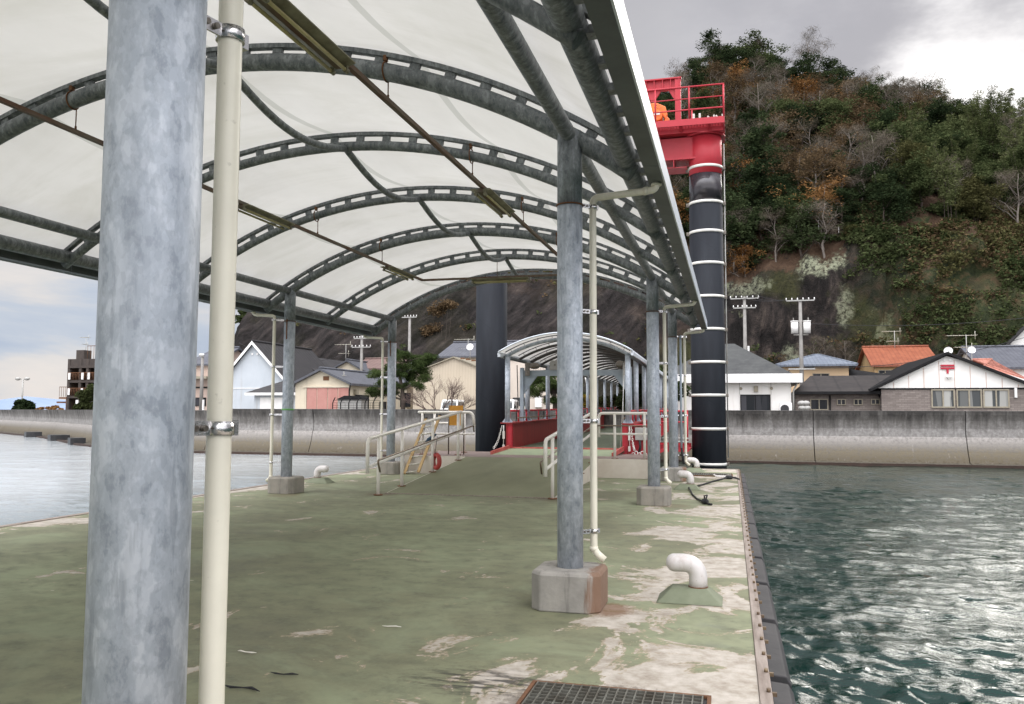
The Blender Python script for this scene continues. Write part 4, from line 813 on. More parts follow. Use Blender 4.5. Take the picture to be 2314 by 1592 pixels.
def slab(m, a, b, c, d, th=.16):
    A = [Vector(p) for p in (a, b, c, d)]; m.add(A+[p-Vector((0, 0, th)) for p in A], [(0, 1, 2, 3), (7, 6, 5, 4), (0, 4, 5, 1), (1, 5, 6, 2), (2, 6, 7, 3), (3, 7, 4, 0)])
def house_y(name, label, xl, xm, xr, y0, y1, ze, zr, wm, rm, oh=.45, zel=None, trim=None, zb=.9):
    """gable facing the sea, ridge running inland"""
    t = thing(name, label, 'house', ((xl+xr)/2, y0, zb)); zel = zel or ze
    prot(lambda m: m.prism([(xl, y0, zb), (xr, y0, zb), (xr, y0, ze-.12), (xm, y0, zr-.12), (xl, y0, zel-.12)], (0, y1-y0, 0)), 'wall', wm, t)
    for x, z in ((xl, zel), (xr, ze)):
        sx = -1 if x == xl else 1; sl = (zr-z)/abs(x-xm); xo = x+sx*oh; zo = z-sl*oh
        ro = prot(lambda m: slab(m, *([(xm, y0-oh, zr), (xm, y1+oh, zr), (xo, y1+oh, zo), (xo, y0-oh, zo)][::sx])), 'roof', rm, t)
        if trim: prot(lambda m: m.prism([(xm, y0-oh-.03, zr+.02), (xo, y0-oh-.03, zo+.02), (xo, y0-oh-.03, zo-.24), (xm, y0-oh-.03, zr-.26)], (0, .028, 0)), 'bargeboard', trim, ro)
    prot(lambda m: m.cyl((xm, y0-oh, zr+.04), (xm, y1+oh, zr+.04), .09, 8), 'ridge_cap', rm, t); return t
def house_x(name, label, xl, xr, y0, y1, ze, zr, wm, rm, oh=.45, hip=0, zb=.9, ridge=None):
    t = thing(name, label, 'house', ((xl+xr)/2, y0, zb)); ym = (y0+y1)/2; sl = (zr-ze)/(ym-y0); zo = ze-sl*oh
    if hip:
        prot(lambda m: m.box(xl, xr, y0, y1, zb, ze-.1), 'wall', wm, t); a, b = (xl+hip, xr-hip) if ridge is None else ridge
        e = [(xl-oh, y0-oh, zo), (xr+oh, y0-oh, zo), (xr+oh, y1+oh, zo), (xl-oh, y1+oh, zo)]; r0, r1 = (a, ym, zr), (b, ym, zr)
        def f(m): m.add(e+[r0, r1]+[(p[0], p[1], p[2]-.14) for p in e], [(0, 1, 5, 4), (1, 2, 5), (2, 3, 4, 5), (3, 0, 4), (0, 6, 7, 1), (1, 7, 8, 2), (2, 8, 9, 3), (3, 9, 6, 0), (6, 9, 8, 7)])
        prot(f, 'roof', rm, t); prot(lambda m: [m.cyl(p, q, .08, 6) for p, q in ((r0, r1), (e[0], r0), (e[1], r1), (e[2], r1), (e[3], r0))], 'ridge_cap', rm, t)
    else:
        prot(lambda m: m.prism([(xl, y0, zb), (xl, y0, ze-.12), (xl, ym, zr-.12), (xl, y1, ze-.12), (xl, y1, zb)], (xr-xl, 0, 0)), 'wall', wm, t)
        prot(lambda m: slab(m, (xl-oh, y0-oh, zo), (xr+oh, y0-oh, zo), (xr+oh, ym, zr), (xl-oh, ym, zr)), 'roof', rm, t); prot(lambda m: slab(m, (xl-oh, ym+.004, zr), (xr+oh, ym+.004, zr), (xr+oh, y1+oh, zo), (xl-oh, y1+oh, zo)), 'roof', rm, t)
        prot(lambda m: m.cyl((xl-oh, ym, zr+.05), (xr+oh, ym, zr+.05), .10, 8), 'ridge_cap', rm, t)
    return t
# --- pale blue gabled house with lower annexe roofs
Y = 58; ap = at(574, 772, Y); er = at(650, 860, Y); el = at(505, 856, Y)
h = house_y('gabled_house', 'pale blue gabled house with white edged dark roof, left of the first left column', el.x, ap.x, er.x, Y, Y+9, er.z, ap.z, WM['bluewhite'], T['dark'], .3, el.z, WM['trim'])
prot(lambda m: [m.cyl((ap.x+d, Y-.06, ap.z-1.0), (ap.x+d, Y, ap.z-1.0), .09, 10) for d in (-.1, .35)], 'gable_vent', WM['trim'], h)
prot(lambda m: m.box(el.x+.2, er.x-.05, Y-.03, Y-.002, 3.3, 3.36), 'belt_course', WM['trim'], h)
r2 = at(703, 807, Y+10); r3 = at(715, 830, Y+10)
prot(lambda m: slab(m, (r2.x-3.2, Y+6, r2.z-2.2), (r2.x, Y+6, r2.z), (r2.x, Y+22, r2.z), (r2.x-3.2, Y+22, r2.z-2.2)), 'roof', T['dark'], h)
prot(lambda m: slab(m, (r2.x+.004, Y+6, r2.z), (r2.x+4.2, Y+6, r2.z-2.4), (r2.x+4.2, Y+22, r2.z-2.4), (r2.x+.004, Y+22, r2.z)), 'roof', T['dark'], h)
a = at(562, 868, Y-3); b = at(634, 868, Y-3); c_ = at(596, 866, Y-1.6)
ga_ = thing('garage', 'small pale blue garage with dark hipped roof in front of the gabled house', 'garage', (a.x, Y-3, .9)); z1_ = at(590, 888, Y-3).z
prot(lambda m: m.box(a.x+.5, b.x+1.5, Y-3, Y-.01, .9, z1_-.12), 'wall', WM['bluewhite'], ga_); prot(lambda m: m.box(a.x-.1, b.x+1.8, Y-3.35, Y-3.3, z1_-.2, z1_), 'fascia', WM['trim'], ga_)
prot(lambda m: m.add([(a.x-.1, Y-3.3, z1_), (b.x+1.8, Y-3.3, z1_), (b.x+1.8, Y-.02, z1_+1.0), (a.x+1.2, Y-.02, z1_+1.0), (a.x-.1, Y-.02, z1_)], [(0, 1, 2, 3), (0, 3, 4)]), 'roof', T['dark'], ga_)
prot(lambda m: m.box(a.x+1.0, b.x+.6, Y-3.03, Y-3.004, .9, z1_-.35), 'shutter_door', WM['trim'], ga_)
# --- cream house with pink shutters
Y = 53; ap = at(728, 833, Y); er = at(789, 862, Y); el = at(668, 864, Y)
h = house_y('cream_house', 'cream house with faded pink sliding doors and grey tiled roof', el.x, ap.x, er.x, Y, Y+12, er.z, ap.z, WM['cream'], T['slate'], .35, el.z)
xa, xb = at(693, 900, Y).x, at(789, 900, Y).x; zt_ = at(740, 877, Y).z
prot(lambda m: [m.box(xa-.25, xb+.1, Y-.10, Y-.004, zt_+.02, zt_+.14), m.box(xa-.1, xa, Y-.06, Y-.004, .9, zt_), m.box(xb-.02, xb+.04, Y-.06, Y-.004, .9, zt_)], 'door_frame', WM['cream'], h)
for k in range(4): x0 = xa+(xb-xa)*[0, .25, .5, .74][k]; x1 = xa+(xb-xa)*[.25, .5, .74, 1][k]; prot(lambda m: m.box(x0+.03, x1-.03, Y-.04-.01*(k % 2), Y-.003, .9, zt_), 'sliding_door', WM['shutter'], h)
prot(lambda m: m.box(ap.x+.1, ap.x+.55, Y-.02, Y-.002, ap.z-.85, ap.z-.55), 'gable_vent', M['rust'], h)
prot(lambda m: m.tube([(er.x+.3, Y-.35, er.z-.15), (er.x+.06, Y-.08, er.z-.6), (er.x+.06, Y-.08, .9)], .05, 8), 'rain_pipe', WM['black'], h)
sx = er.x
for (u0, u1) in ((805, 834),): 
    pass
win(h, Y+1.0, Y+3.2, .95, at(815, 893, Y+2).z, er.x, 3, WM['black'], GL1, .05, True); win(h, Y+5.2, Y+6.4, .95, 2.3, er.x, 1, WM['black'], GL1, .05, True)
prot(lambda m: [m.box(er.x+.004, er.x+.25, Y+q, Y+q+.35, 2.75, 3.1) for q in (.7, 4.2)], 'vent_hood', WM['frame'], h)
# lower rear wing of the cream house
aw = at(800, 842, Y+13); t = house_x('tiled_house', 'low house with grey tiled roof and dark windows behind the pine', er.x-1.5, at(936, 860, 62).x, 60.5, 68, at(880, 866, 62).z, at(860, 838, 64).z, WM['cream'], T['slatex'])
win(t, at(865, 900, 60.5).x, at(888, 900, 60.5).x, 1.2, 3.0, 60.5, 2, WM['black'], GL1); win(t, at(905, 900, 60.5).x, at(928, 900, 60.5).x, 1.9, 3.0, 60.5, 2, WM['black'], GL1)
t = house_x('brown_roof_house', 'house with faded brown sheet roof behind the grey tiled roofs on the left', at(800, 815, 72).x, at(900, 815, 72).x, 72, 79, at(850, 830, 72).z, at(850, 811, 75).z, WM['cream'], tile('brown sheet', (.12, .075, .065), (.17, .11, .095), 0, .5, 9))
Y = 70; ap = at(786, 814, Y); t = house_y('small_gable_house', 'small cream gable peeping over the dark roofs on the left', ap.x-2.2, ap.x, ap.x+2.0, Y, Y+4, ap.z-1.1, ap.z, WM['cream'], T['slate'], .3)
# --- beige warehouse and the tiled house above it
Y = 58; ap = at(1026, 809, Y); el = at(934, 850, Y); er = at(1118, 846, Y)
h = thing('warehouse', 'beige corrugated warehouse behind the bare tree and left of the plain pile', 'warehouse', (ap.x, Y, .9)); zl = at(940, 845, Y).z
prot(lambda m: m.prism([(el.x, Y, .9), (er.x, Y, .9), (er.x, Y, er.z), (ap.x, Y, ap.z), (el.x, Y, zl)], (0, 12, 0)), 'wall', WM['beige'], h)
for x, z, q in ((el.x, zl, -1), (er.x, er.z, 1)): prot(lambda m: slab(m, *([(ap.x, Y-.2, ap.z+.08), (ap.x, Y+12, ap.z+.08), (x+q*.2, Y+12, z+.02), (x+q*.2, Y-.2, z+.02)][::q]), th=.07), 'roof', WM['frame'], h)
prot(lambda m: [m.box(ap.x+.6+k*.42, ap.x+.9+k*.42, Y-.35, Y-.21, ap.z-.12-k*.085, ap.z-.02-k*.085) for k in range(9)], 'broken_edge', M['rust'], h)
Y = 68; h = house_x('tiled_house', 'tall beige house with blue-grey tiled roof above the warehouse', at(1003, 800, Y).x, at(1250, 800, Y).x, Y, Y+8, at(1040, 801, Y).z, at(1040, 775, Y+4).z, WM['beigeflat'], T['slatex'], .5)
def dish(name, label, p, r=.35, d=(0, -1, .3)):
    t = thing(name, label, 'dish', tuple(p)); d = Vector(d).normalized(); u = d.cross(Vector((0, 0, 1))).normalized(); v = u.cross(d); m = MB(); N = 16; vs = [Vector(p)-d*.10]
    for k, (rr, o) in enumerate(((r*.5, -.075), (r, 0.0))):
        for i in range(N): a = 2*math.pi*i/N; vs.append(Vector(p)+(u*math.cos(a)+v*math.sin(a))*rr+d*o)
    m.add(vs, [(0, 1+(i+1) % N, 1+i) for i in range(N)]+[(1+i, 1+(i+1) % N, 1+N+(i+1) % N, 1+N+i) for i in range(N)], True); m.build('reflector', WM['trim'], t)
    m = MB(); m.cyl(Vector(p)-Vector((0, -.05, 1.0)), Vector(p)-d*.05, .025, 6); m.cyl(Vector(p)-v*r*.8, Vector(p)+d*.3, .012, 5); m.build('mast', M['boxgrey'], t)
dish('satellite_dish', 'satellite dish on the tiled roof left of the plain pile', at(1062, 784, 66), .30)
Y = 59; xa, xb = at(1150, 900, Y).x, at(1262, 900, Y).x; h = thing('beige_building', 'flat beige building seen between the gangway roof columns', 'building', (xa, Y, .9)); zt_ = at(1200, 812, Y).z
prot(lambda m: m.box(xa, xb, Y, Y+9, .9, zt_), 'wall', WM['beigeflat'], h); prot(lambda m: m.box(xa-.1, xb+.1, Y-.1, Y+9.1, zt_+.002, zt_+.2), 'roof', T['greyhip'], h)
q = at(1228, 912, Y); q2 = at(1235, 893, Y); win(h, q.x, q2.x+.1, q.z, q2.z, Y, 1, WM['frame']); prot(lambda m: m.box(xa+.3, xa+1.5, Y-.03, Y-.003, 2.0, 2.6), 'dark_opening', M['dark'], h); q = at(1210, 900, Y); prot(lambda m: m.box(q.x, q.x+.5, Y-.2, Y-.004, 1.9, 2.7), 'meter_box', WM['trim'], h)
prot(lambda m: [m.cyl((x, Y-.5, zt_-1.6), (x, Y-.5, zt_-.6), .02, 5) for x in np.arange(xa+1.6, xa+4, .18)]+[m.cyl((xa+1.6, Y-.5, zt_-.6), (xa+4, Y-.5, zt_-.6), .03, 5)], 'balcony_rail', M['bolt'], h)
# --- left: pinkish building, ruin
Y = 63; xa, xb = at(425, 900, Y).x, at(472, 900, Y).x; h = house_x('pink_house', 'pale pinkish building with grey tiled roof between the nearest column and the cream pipe', xa, xb, Y, Y+8, at(455, 820, Y).z, at(455, 788, Y+4).z, WM['pink'], T['slatex'], .3)
q = at(440, 918, Y); q2 = at(466, 899, Y); win(h, q.x, q2.x, q.z, q2.z, Y, 2, WM['black'], GL1); z_ = at(455, 852, Y).z; prot(lambda m: m.box(xa-.3, xb+.3, Y-.9, Y-.01, z_-.2, z_), 'awning', WM['frame'], h)
prot(lambda m: m.box(xa-.1, xb+.1, Y-.12, Y-.004, at(455, 876, Y).z-.06, at(455, 876, Y).z+.06), 'belt_course', WM['black'], h)
Y = 84; ru = thing('ruined_building', 'burnt out roofless concrete block with rusted balconies on the far left shore', 'ruin', tuple(at(180, 925, Y)))
x0, x1, x2 = at(155, 900, Y).x, at(197, 900, Y).x, at(226, 900, Y).x; Zf = [at(170, v, Y).z for v in (932, 897, 862, 829, 812)]
def fr(m):
    for x in (x0, (x0+x1)/2+.3, x1, x2): m.box(x-.18, x+.18, Y-.15, Y+.2, .4, Zf[-1])
    for z in Zf[1:4]: m.box(x0-.1, x2, Y-.2, Y+6, z-.18, z+.12)
    m.box(x0, x2, Y-.1, Y+.3, Zf[3]+.1, Zf[4]); m.box(x0+.9, x0+2.0, Y-.05, Y+1.2, Zf[4], at(165, 792, Y).z); m.box(x1+1.6, x2, Y, Y+6, Zf[4], at(215, 790, Y).z)
prot(fr, 'concrete_frame', WM['ruin'], ru); prot(lambda m: [m.box(x0, x2, Y+3.2, Y+3.4, .4, Zf[4]), m.box(x0-.1, x0+.1, Y, Y+6, .4, Zf[4])], 'back_wall', plaster('burnt brown wall', (.10, .062, .040), (.05, .034, .024), (.02, .015, .01), 2.5), ru)
for z in Zf[1:3]:
    prot(lambda m: [m.cyl((x, Y-.25, z+.12), (x, Y-.25, z+1.0), .03, 4) for x in np.arange(x0, x2, .22)]+[m.box(x0, x2, Y-.28, Y-.22, z+1.0, z+1.06)], 'balcony', M['rust'], ru)
    for x in (x0+.1, x0+2.0, x0+2.9): prot(lambda m: m.box(x, x+.3, Y-.32, Y-.29, z+.2, z+1.0), 'pale_panel', WM['trim'], ru)
prot(lambda m: [m.box(x0+.9*k+1.2, x0+.9*k+1.6, Y-.18, Y-.16, .6, Zf[1]-.4) for k in (0, 2.2)], 'pale_panel', WM['trim'], ru)
bl = at(133, 900, Y).x; prot(lambda m: [m.box(bl, x0, Y, Y+2, Zf[1]-.25, Zf[1]-.05), m.cyl((bl+1, Y+.2, .4), (bl+1, Y+.2, Zf[1]), .12, 6), m.cyl((x0-.4, Y+1.8, .4), (x0-.4, Y+1.8, Zf[1]), .12, 6), m.box(bl-.8, x0, Y+.5, Y+.7, 2.4, 2.6)]+[m.cyl((x, Y+.05, Zf[1]), (x, Y+.05, Zf[1]+1.2), .03, 4) for x in np.arange(bl, x0, .3)]+[m.box(bl, x0, Y, Y+.08, Zf[1]+1.15, Zf[1]+1.22)], 'balcony', M['rust'], ru)
zr_ = Zf[4]; prot(lambda m: [m.cyl((x, Y+.1, zr_), (x, Y+.1, zr_+1.6), .03, 4) for x in np.arange(x0+2.4, x2, .45)]+[m.box(x0+2.4, x2, Y+.06, Y+.14, zr_+1.55, zr_+1.62)], 'roof_rail', M['rust'], ru)
# --- right: white building with grey hip roof
Y = 51.5; xa, xb = at(1500, 900, Y).x, at(1788, 900, Y).x; zf0, zf1 = at(1700, 866, Y).z, at(1700, 846, Y).z; h = thing('white_building', 'white building with grey hipped roof and deep white eaves right of the banded pile', 'building', (xb, Y, .9))
prot(lambda m: m.box(xa, xb, Y, Y+8.2, .9, zf0), 'wall', WM['white'], h); prot(lambda m: m.box(xa-.55, xb+.6, Y-.6, Y+8.8, zf0+.003, zf1), 'eaves_band', WM['trim'], h, )
ap = at(1652, 777, Y+4); prot(lambda m: m.add([(xa-.2, Y-.3, zf1+.004), (xb+.1, Y-.3, zf1+.004), (xb+.1, Y+8.5, zf1+.004), (xa-.2, Y+8.5, zf1+.004), (ap.x-.6, Y+4.1, ap.z), (ap.x+.2, Y+4.1, ap.z)], [(0, 1, 5, 4), (1, 2, 5), (2, 3, 4, 5), (3, 0, 4)]), 'roof', T['greyhip'], h)
q, q2 = at(1673, 926, Y), at(1741, 892, Y); w_ = win(h, q.x, q2.x, .95, q2.z, Y, 2, WM['black'], GL1, .05); z_ = at(1700, 869, Y).z-.25
prot(lambda m: [m.cyl((at(u, 868, Y).x, Y-.06, z_), (at(u, 868, Y).x, Y-.004, z_), .09, 10) for u in (1674, 1743)]+[m.box(at(1708, 868, Y).x-.12, at(1708, 868, Y).x+.12, Y-.12, Y-.004, z_-.2, z_+.15)], 'wall_lamp', WM['frame'], h)
prot(lambda m: [m.box(at(u, 868, Y).x-.015, at(u, 868, Y).x+.015, Y-.008, Y-.002, q2.z, zf0) for u in (1671, 1742)], 'panel_joint', M['boxgrey'], h)
prot(lambda m: m.tube([(xb+.35, Y-.1, zf0), (xb+.12, Y-.1, zf0-.5), (xb+.12, Y-.1, .9)], .05, 8), 'rain_pipe', M['boxgrey'], h)
q = at(1775, 920, Y-.6); ac = thing('air_conditioner', 'white outdoor air conditioner unit at the corner of the white building', 'air conditioner', (q.x, Y-.6, 1.5)); mb = MB(); mb.box(q.x-.33, q.x+.36, Y-.75, Y-.4, 1.5, 2.15); mb.build('casing', WM['trim'], ac, .02); mb = MB(); mb.cyl((q.x-.05, Y-.765, 1.80), (q.x-.05, Y-.752, 1.80), .24, 20); mb.build('fan_grille', M['dark'], ac); mb = MB(); mb.box(q.x-.3, q.x+.3, Y-.7, Y-.45, .9, 1.5); mb.build('stand', M['boxgrey'], ac)
# --- post office: brick annexe and gabled hall with the red postal mark
Y = 52; xa, xb = at(1797, 900, Y).x, at(2002, 900, Y).x; ze = at(1900, 886, Y).z; zr = at(1950, 849, Y+3.5).z
h = thing('brick_annexe', 'low taupe brick annexe with dark brown roof and three small windows', 'building', ((xa+xb)/2, Y, .9)); prot(lambda m: m.box(xa, xb, Y, Y+7, .9, ze-.1), 'wall', WM['brick'], h)
prot(lambda m: slab(m, (xa-.1, Y-.55, ze), (xb+.1, Y-.55, ze), (xb+2.0, Y+3.5, zr), (at(1831, 852, Y+3.5).x, Y+3.5, zr)), 'roof', T['brownroof'], h); prot(lambda m: m.box(xa-.12, xb+.12, Y-.62, Y-.553, ze-.14, ze+.01), 'gutter', WM['black'], h)
prot(lambda m: m.add([(xa-.1, Y-.55, ze-.16), (at(1831, 852, Y+3.5).x, Y+3.5, zr-.16), (xa-.1, Y+7, ze-.16)], [(0, 1, 2)]), 'roof', T['brownroof'], h)
for u0, u1, v0, v1, n in ((1831, 1871, 927, 902, 2), (1891, 1911, 916, 902, 2), (1929, 1949, 916, 902, 2), (1968, 1988, 915, 902, 2)): q, q2 = at(u0, v0, Y), at(u1, v1, Y); win(h, q.x, q2.x, q.z, q2.z, Y, n, WM['frame'], GL1, .05)
prot(lambda m: [m.cyl((at(1875, 900, Y).x, Y-.1, .9), (at(1875, 900, Y).x, Y-.1, ze-.2), .05, 6), m.tube([(at(1983, 890, Y).x, Y-.3, ze-.15), (at(1990, 894, Y).x, Y-.1, ze-.45), (at(1991, 894, Y).x, Y-.1, .9)], .05, 6)], 'rain_pipe', WM['black'], h)
Y = 51.3; ap = at(2139, 800, Y); el = at(1970, 881, Y); er = at(2330, 872, Y); zl = at(2139, 877, Y).z; h = thing('post_office', 'white gabled post office with red postal mark over a brick front', 'post office', (ap.x, Y, .9))
xw0, xw1 = at(1992, 900, Y).x, at(2345, 900, Y).x; prot(lambda m: m.box(xw0, xw1, Y+.02, Y+11, .9, zl-.08), 'brick_wall', WM['brick'], h)
slL = (ap.z-el.z)/(ap.x-el.x); slR = (ap.z-er.z)/(er.x-ap.x); er.x += 1.2; er.z -= 1.2*slR
prot(lambda m: m.prism([(el.x+.35, Y, zl), (er.x-.2, Y, zl), (ap.x, Y, ap.z-.12)], (0, 11, 0)), 'gable_wall', WM['white'], h); prot(lambda m: m.box(el.x+.5, er.x-.1, Y-.03, Y+.019, zl-.075, zl-.003), 'belt_course', WM['black'], h)
for p, q in ((el, -1), (er, 1)): prot(lambda m: slab(m, *([(ap.x, Y-.28, ap.z+.10), (ap.x, Y+11.5, ap.z+.10), (p.x+q*.1, Y+11.5, p.z+.04), (p.x+q*.1, Y-.28, p.z+.04)][::q]), th=.15), 'roof', WM['black'], h)
BATT = simple('pinkish batten', (.56, .40, .33), None, 3, .6)
for k in range(-5, 6): 
    x = ap.x+k*.79+.37; zt_ = ap.z-.2-(slL*(ap.x-x) if x < ap.x else slR*(x-ap.x))
    if zt_ > zl+.1: prot(lambda m: m.box(x-.016, x+.016, Y-.012, Y-.002, zl+.005, zt_), 'batten', BATT, h)
u_ = lambda u, v: at(u, v, Y)
em = lambda m: [m.box(u_(2125, 0).x, u_(2157, 0).x, Y-.07, Y-.014, u_(0, 829).z, u_(0, 824).z), m.box(u_(2125, 0).x, u_(2157, 0).x, Y-.07, Y-.014, u_(0, 835).z, u_(0, 830.6).z) , m.box(u_(2139, 0).x, u_(2142.6, 0).x, Y-.07, Y-.014, u_(0, 844).z, u_(0, 835).z)]
def em(m):
    zz = lambda v: at(2140, v, Y).z
    X0, X1 = u_(2125, 830).x, u_(2156.5, 830).x; xc = (X0+X1)/2
    m.box(X0, X1, Y-.07, Y-.014, zz(828.6), zz(824.6)); m.box(X0, X1, Y-.07, Y-.014, zz(834.8), zz(830.8)); m.box(xc-.05, xc+.05, Y-.07, Y-.014, zz(844.5), zz(834.8))
prot(em, 'postal_mark', WM['postred'], h)
prot(lambda m: [m.cyl((u_(u, 814).x, Y-.05, u_(u, 814).z), (u_(u, 814).x, Y-.003, u_(u, 814).z), .07, 10) for u in (2134, 2147)]+[m.box(u_(2135, 850).x, u_(2153, 850).x, Y-.2, Y-.1, u_(2140, 853).z, u_(2140, 849).z), m.tube([u_(2136, 850)+Vector((0, -.1, 0)), u_(2141, 857)+Vector((0, -.1, 0)), u_(2148, 855)+Vector((0, -.1, 0))], .02, 6)], 'floodlight', WM['trim'], h)
for u0, u1 in ((2105, 2157), (2162, 2218), (2222, 2280)): q, q2 = at(u0, 922, Y), at(u1, 880, Y); win(h, q.x, q2.x, q.z, q2.z, Y+.02, 2, WM['frame'], GL2, .07)
prot(lambda m: m.box(u_(2295, 900).x-.06, u_(2295, 900).x+.06, Y-.1, Y+.01, u_(2295, 899).z, u_(2295, 877).z), 'tube_lamp', WM['trim'], h)
dish('satellite_dish', 'satellite dish at the peak of the post office roof', at(2143, 793, 53), .24, (-.3, -1, .4)); dish('satellite_dish', 'satellite dish on the dark roof right of the post office peak', at(2196, 791, 60), .24)
# --- houses behind on the right
Y = 66; h = house_x('peach_house', 'peach house with blue-grey hipped roof behind the brick annexe', at(1770, 840, Y).x, at(1918, 840, Y).x, Y, Y+8, at(1850, 821, Y).z, at(1850, 802, Y+4).z, WM['peach'], T['blue'], .55, 3.4, ridge=(at(1840, 802, Y+4).x, at(1852, 802, Y+4).x))
q, q2 = at(1836, 850, Y), at(1874, 844, Y); win(h, q.x, q2.x, q.z-.6, q2.z, Y, 2, WM['frame'], GL1); q = at(1820, 833, Y); prot(lambda m: m.box(q.x, q.x+.6, Y-.1, Y-.004, q.z-.1, q.z+.12), 'vent_hood', M['dark'], h)
Y = 73; h = house_x('orange_roof_house', 'ochre house with bright orange tiled roof', at(1976, 830, Y).x, at(2118, 830, Y).x, Y, Y+8.5, at(2000, 822, Y).z, at(2000, 785, Y+4.2).z, WM['ochre'], T['orange'], .3)
q, q2 = at(1985, 846, Y), at(2060, 836, Y); win(h, q.x, q2.x, q.z, q2.z, Y, 5, WM['frame'], GL1)
h = thing('shed', 'dark low shed roof between the peach and ochre houses', 'shed', tuple(at(1960, 850, 68))); a, b, c_, d_ = at(1916, 834, 69), at(1918, 850, 66), at(2035, 850, 66), at(1975, 842, 69); prot(lambda m: [m.add([b, c_, d_, a], [(0, 1, 2, 3)]), m.box(b.x, c_.x, 66.1, 69, .9, b.z-.1)], 'roof', WM['black'], h)
Y = 64; h = house_x('salmon_roof_house', 'house with salmon pink tiled roof right behind the post office', at(2190, 850, Y).x, at(2318, 850, Y).x, Y, Y+7, at(2300, 858, Y).z, at(2250, 812, Y+3.5).z, WM['cream'], T['salmon'], .3, 2.4)
Y = 70; h = house_x('grey_tile_house', 'house with dark ribbed tile roof at the right edge behind the salmon roof', at(2222, 830, Y).x, at(2440, 830, Y).x, Y, Y+9, at(2300, 826, Y).z, at(2300, 784, Y+4.5).z, WM['white'], T['slatex'], .4)
Y = 80; ap = at(2345, 708, Y); h = house_y('white_gable_house', 'tall white gabled house cut by the right edge of the view', ap.x-4.2, ap.x, ap.x+4.2, Y, Y+8, ap.z-4.5, ap.z, WM['white'], T['dark'], .5)
# --- antennas, poles, lamps
def antenna(label, p, hgt, wd=1.0):
    t = thing('tv_antenna', label, 'antenna', (p[0], p[1], p[2]-hgt)); mb = MB(); x, y, z = p; mb.cyl((x, y, z-hgt), (x, y, z), .03, 6); mb.build('mast', M['boxgrey'], t); mb = MB()
    for dz_, w2 in ((-.05, wd), (-.9, wd*.6)):
        mb.cyl((x-w2, y, z+dz_), (x+w2*.5, y, z+dz_), .022, 5)
        for k in range(6): xx = x-w2+1.5*w2*k/5; mb.cyl((xx, y-.35, z+dz_), (xx, y+.35, z+dz_), .016, 4)
        mb.cyl((x+w2*.45, y, z+dz_-.3), (x+w2*.45, y, z+dz_+.3), .02, 4)
    mb.build('aerial', M['alu'], t)
antenna('tv antenna on the orange roof', at(2021, 748, 77), 1.8); antenna('tv antenna between the post office peak and dark tiled roof', at(2183, 757, 66), 2.2, 1.3); antenna('tv antenna on the roof above the warehouse', at(1058, 766, 70), .8, 1.2); antenna('tv antenna over the ruined building', at(195, 762, 86), 2.5, .8)
antenna('tv antenna over the cream house', at(768, 848, 54), 2.4, .7); antenna('tv antenna over the brown roof on the left', at(782, 778, 72), 2.2, 1.0)
CONC = simple('concrete pole', (.26, .25, .23), (.19, .18, .165), 2, .85)
def upole(label, u, vt, Y, boxes=False, arms=((.25, 1.0), (.95, .8)), big=True):
    p = at(u, vt, Y); t = thing('utility_pole', label, 'utility pole', (p.x, Y, .9)); mb = MB(); mb.cyl((p.x, Y, .9), (p.x, Y, p.z-.1), .17, 12, .11); mb.build('pole', CONC, t)
    for dz_, w2 in arms:
        mb = MB(); z = p.z-dz_; mb.box(p.x-w2, p.x+w2, Y-.16, Y-.10, z-.04, z+.04); arm = mb.build('crossarm', M['boxgrey'], t)
        for k in range(6): 
            x = p.x-w2+2*w2*k/5; mb = MB(); mb.cyl((x, Y-.13, z+.04), (x, Y-.13, z+.20), .05, 8, .03); mb.build('insulator', WM['trim'], arm)
    if boxes:
        for s_ in (-1, 1): mb = MB(); mb.cyl((p.x+s_*.42, Y-.1, p.z-2.45), (p.x+s_*.42, Y-.1, p.z-1.62), .25, 16); mb.cyl((p.x+s_*.42, Y-.1, p.z-1.62), (p.x+s_*.42, Y-.1, p.z-1.56), .28, 16); b_ = mb.build('transformer', WM['trim'], t); mb = MB(); mb.box(p.x+s_*.15, p.x+s_*.5, Y-.2, Y, p.z-2.6, p.z-2.5); mb.cyl((p.x+s_*.5, Y-.2, p.z-1.6), (p.x+s_*.5, Y-.2, p.z-1.35), .04, 6); mb.build('bushing', CONC, b_)
        mb = MB(); z = p.z-5.0; mb.box(p.x-.9, p.x+.9, Y-.2, Y-.14, z-.05, z+.05); mb.build('crossarm', M['boxgrey'], t)
    else: mb = MB(); mb.box(p.x+.16, p.x+.30, Y-.1, Y+.02, p.z-4.8, p.z-3.8); mb.build('junction_box', WM['trim'], t)
    return p
pa = upole('concrete utility pole behind the grey hipped roof', 1682, 668, 64); pb = upole('concrete utility pole carrying two grey transformers', 1808, 677, 62.5, True, ((.1, .95),))
pc = upole('utility pole rising behind the pine on the left', 926, 714, 70, False, ((.15, .7),)); pd = upole('utility pole among the roofs left of the pine', 818, 748, 69, False, ((.1, .8), (.7, .7), (1.5, .9)))
pe = upole('plain pole in front of the pinkish building', 458, 800, 60, False, ((.2, .2),))
WIRE = simple('black cable', (.01, .01, .012), None, 3, .6)
def wire(label, a, b, sag, r=.022):
    a, b = Vector(a), Vector(b); mb = MB(); mb.tube([a.lerp(b, k/16)-Vector((0, 0, sag*4*(k/16)*(1-k/16))) for k in range(17)], r, 5); tag(mb.build('power_cable', WIRE), label, 'cable', 'overhead cables of the town')
for i, dx in enumerate((-.7, 0, .7)): wire('high cable strung between the two right utility poles', (pa.x+dx, pa.y-.1, pa.z+.05), (pb.x+dx, pb.y-.1, pb.z+.1), .35, .014)
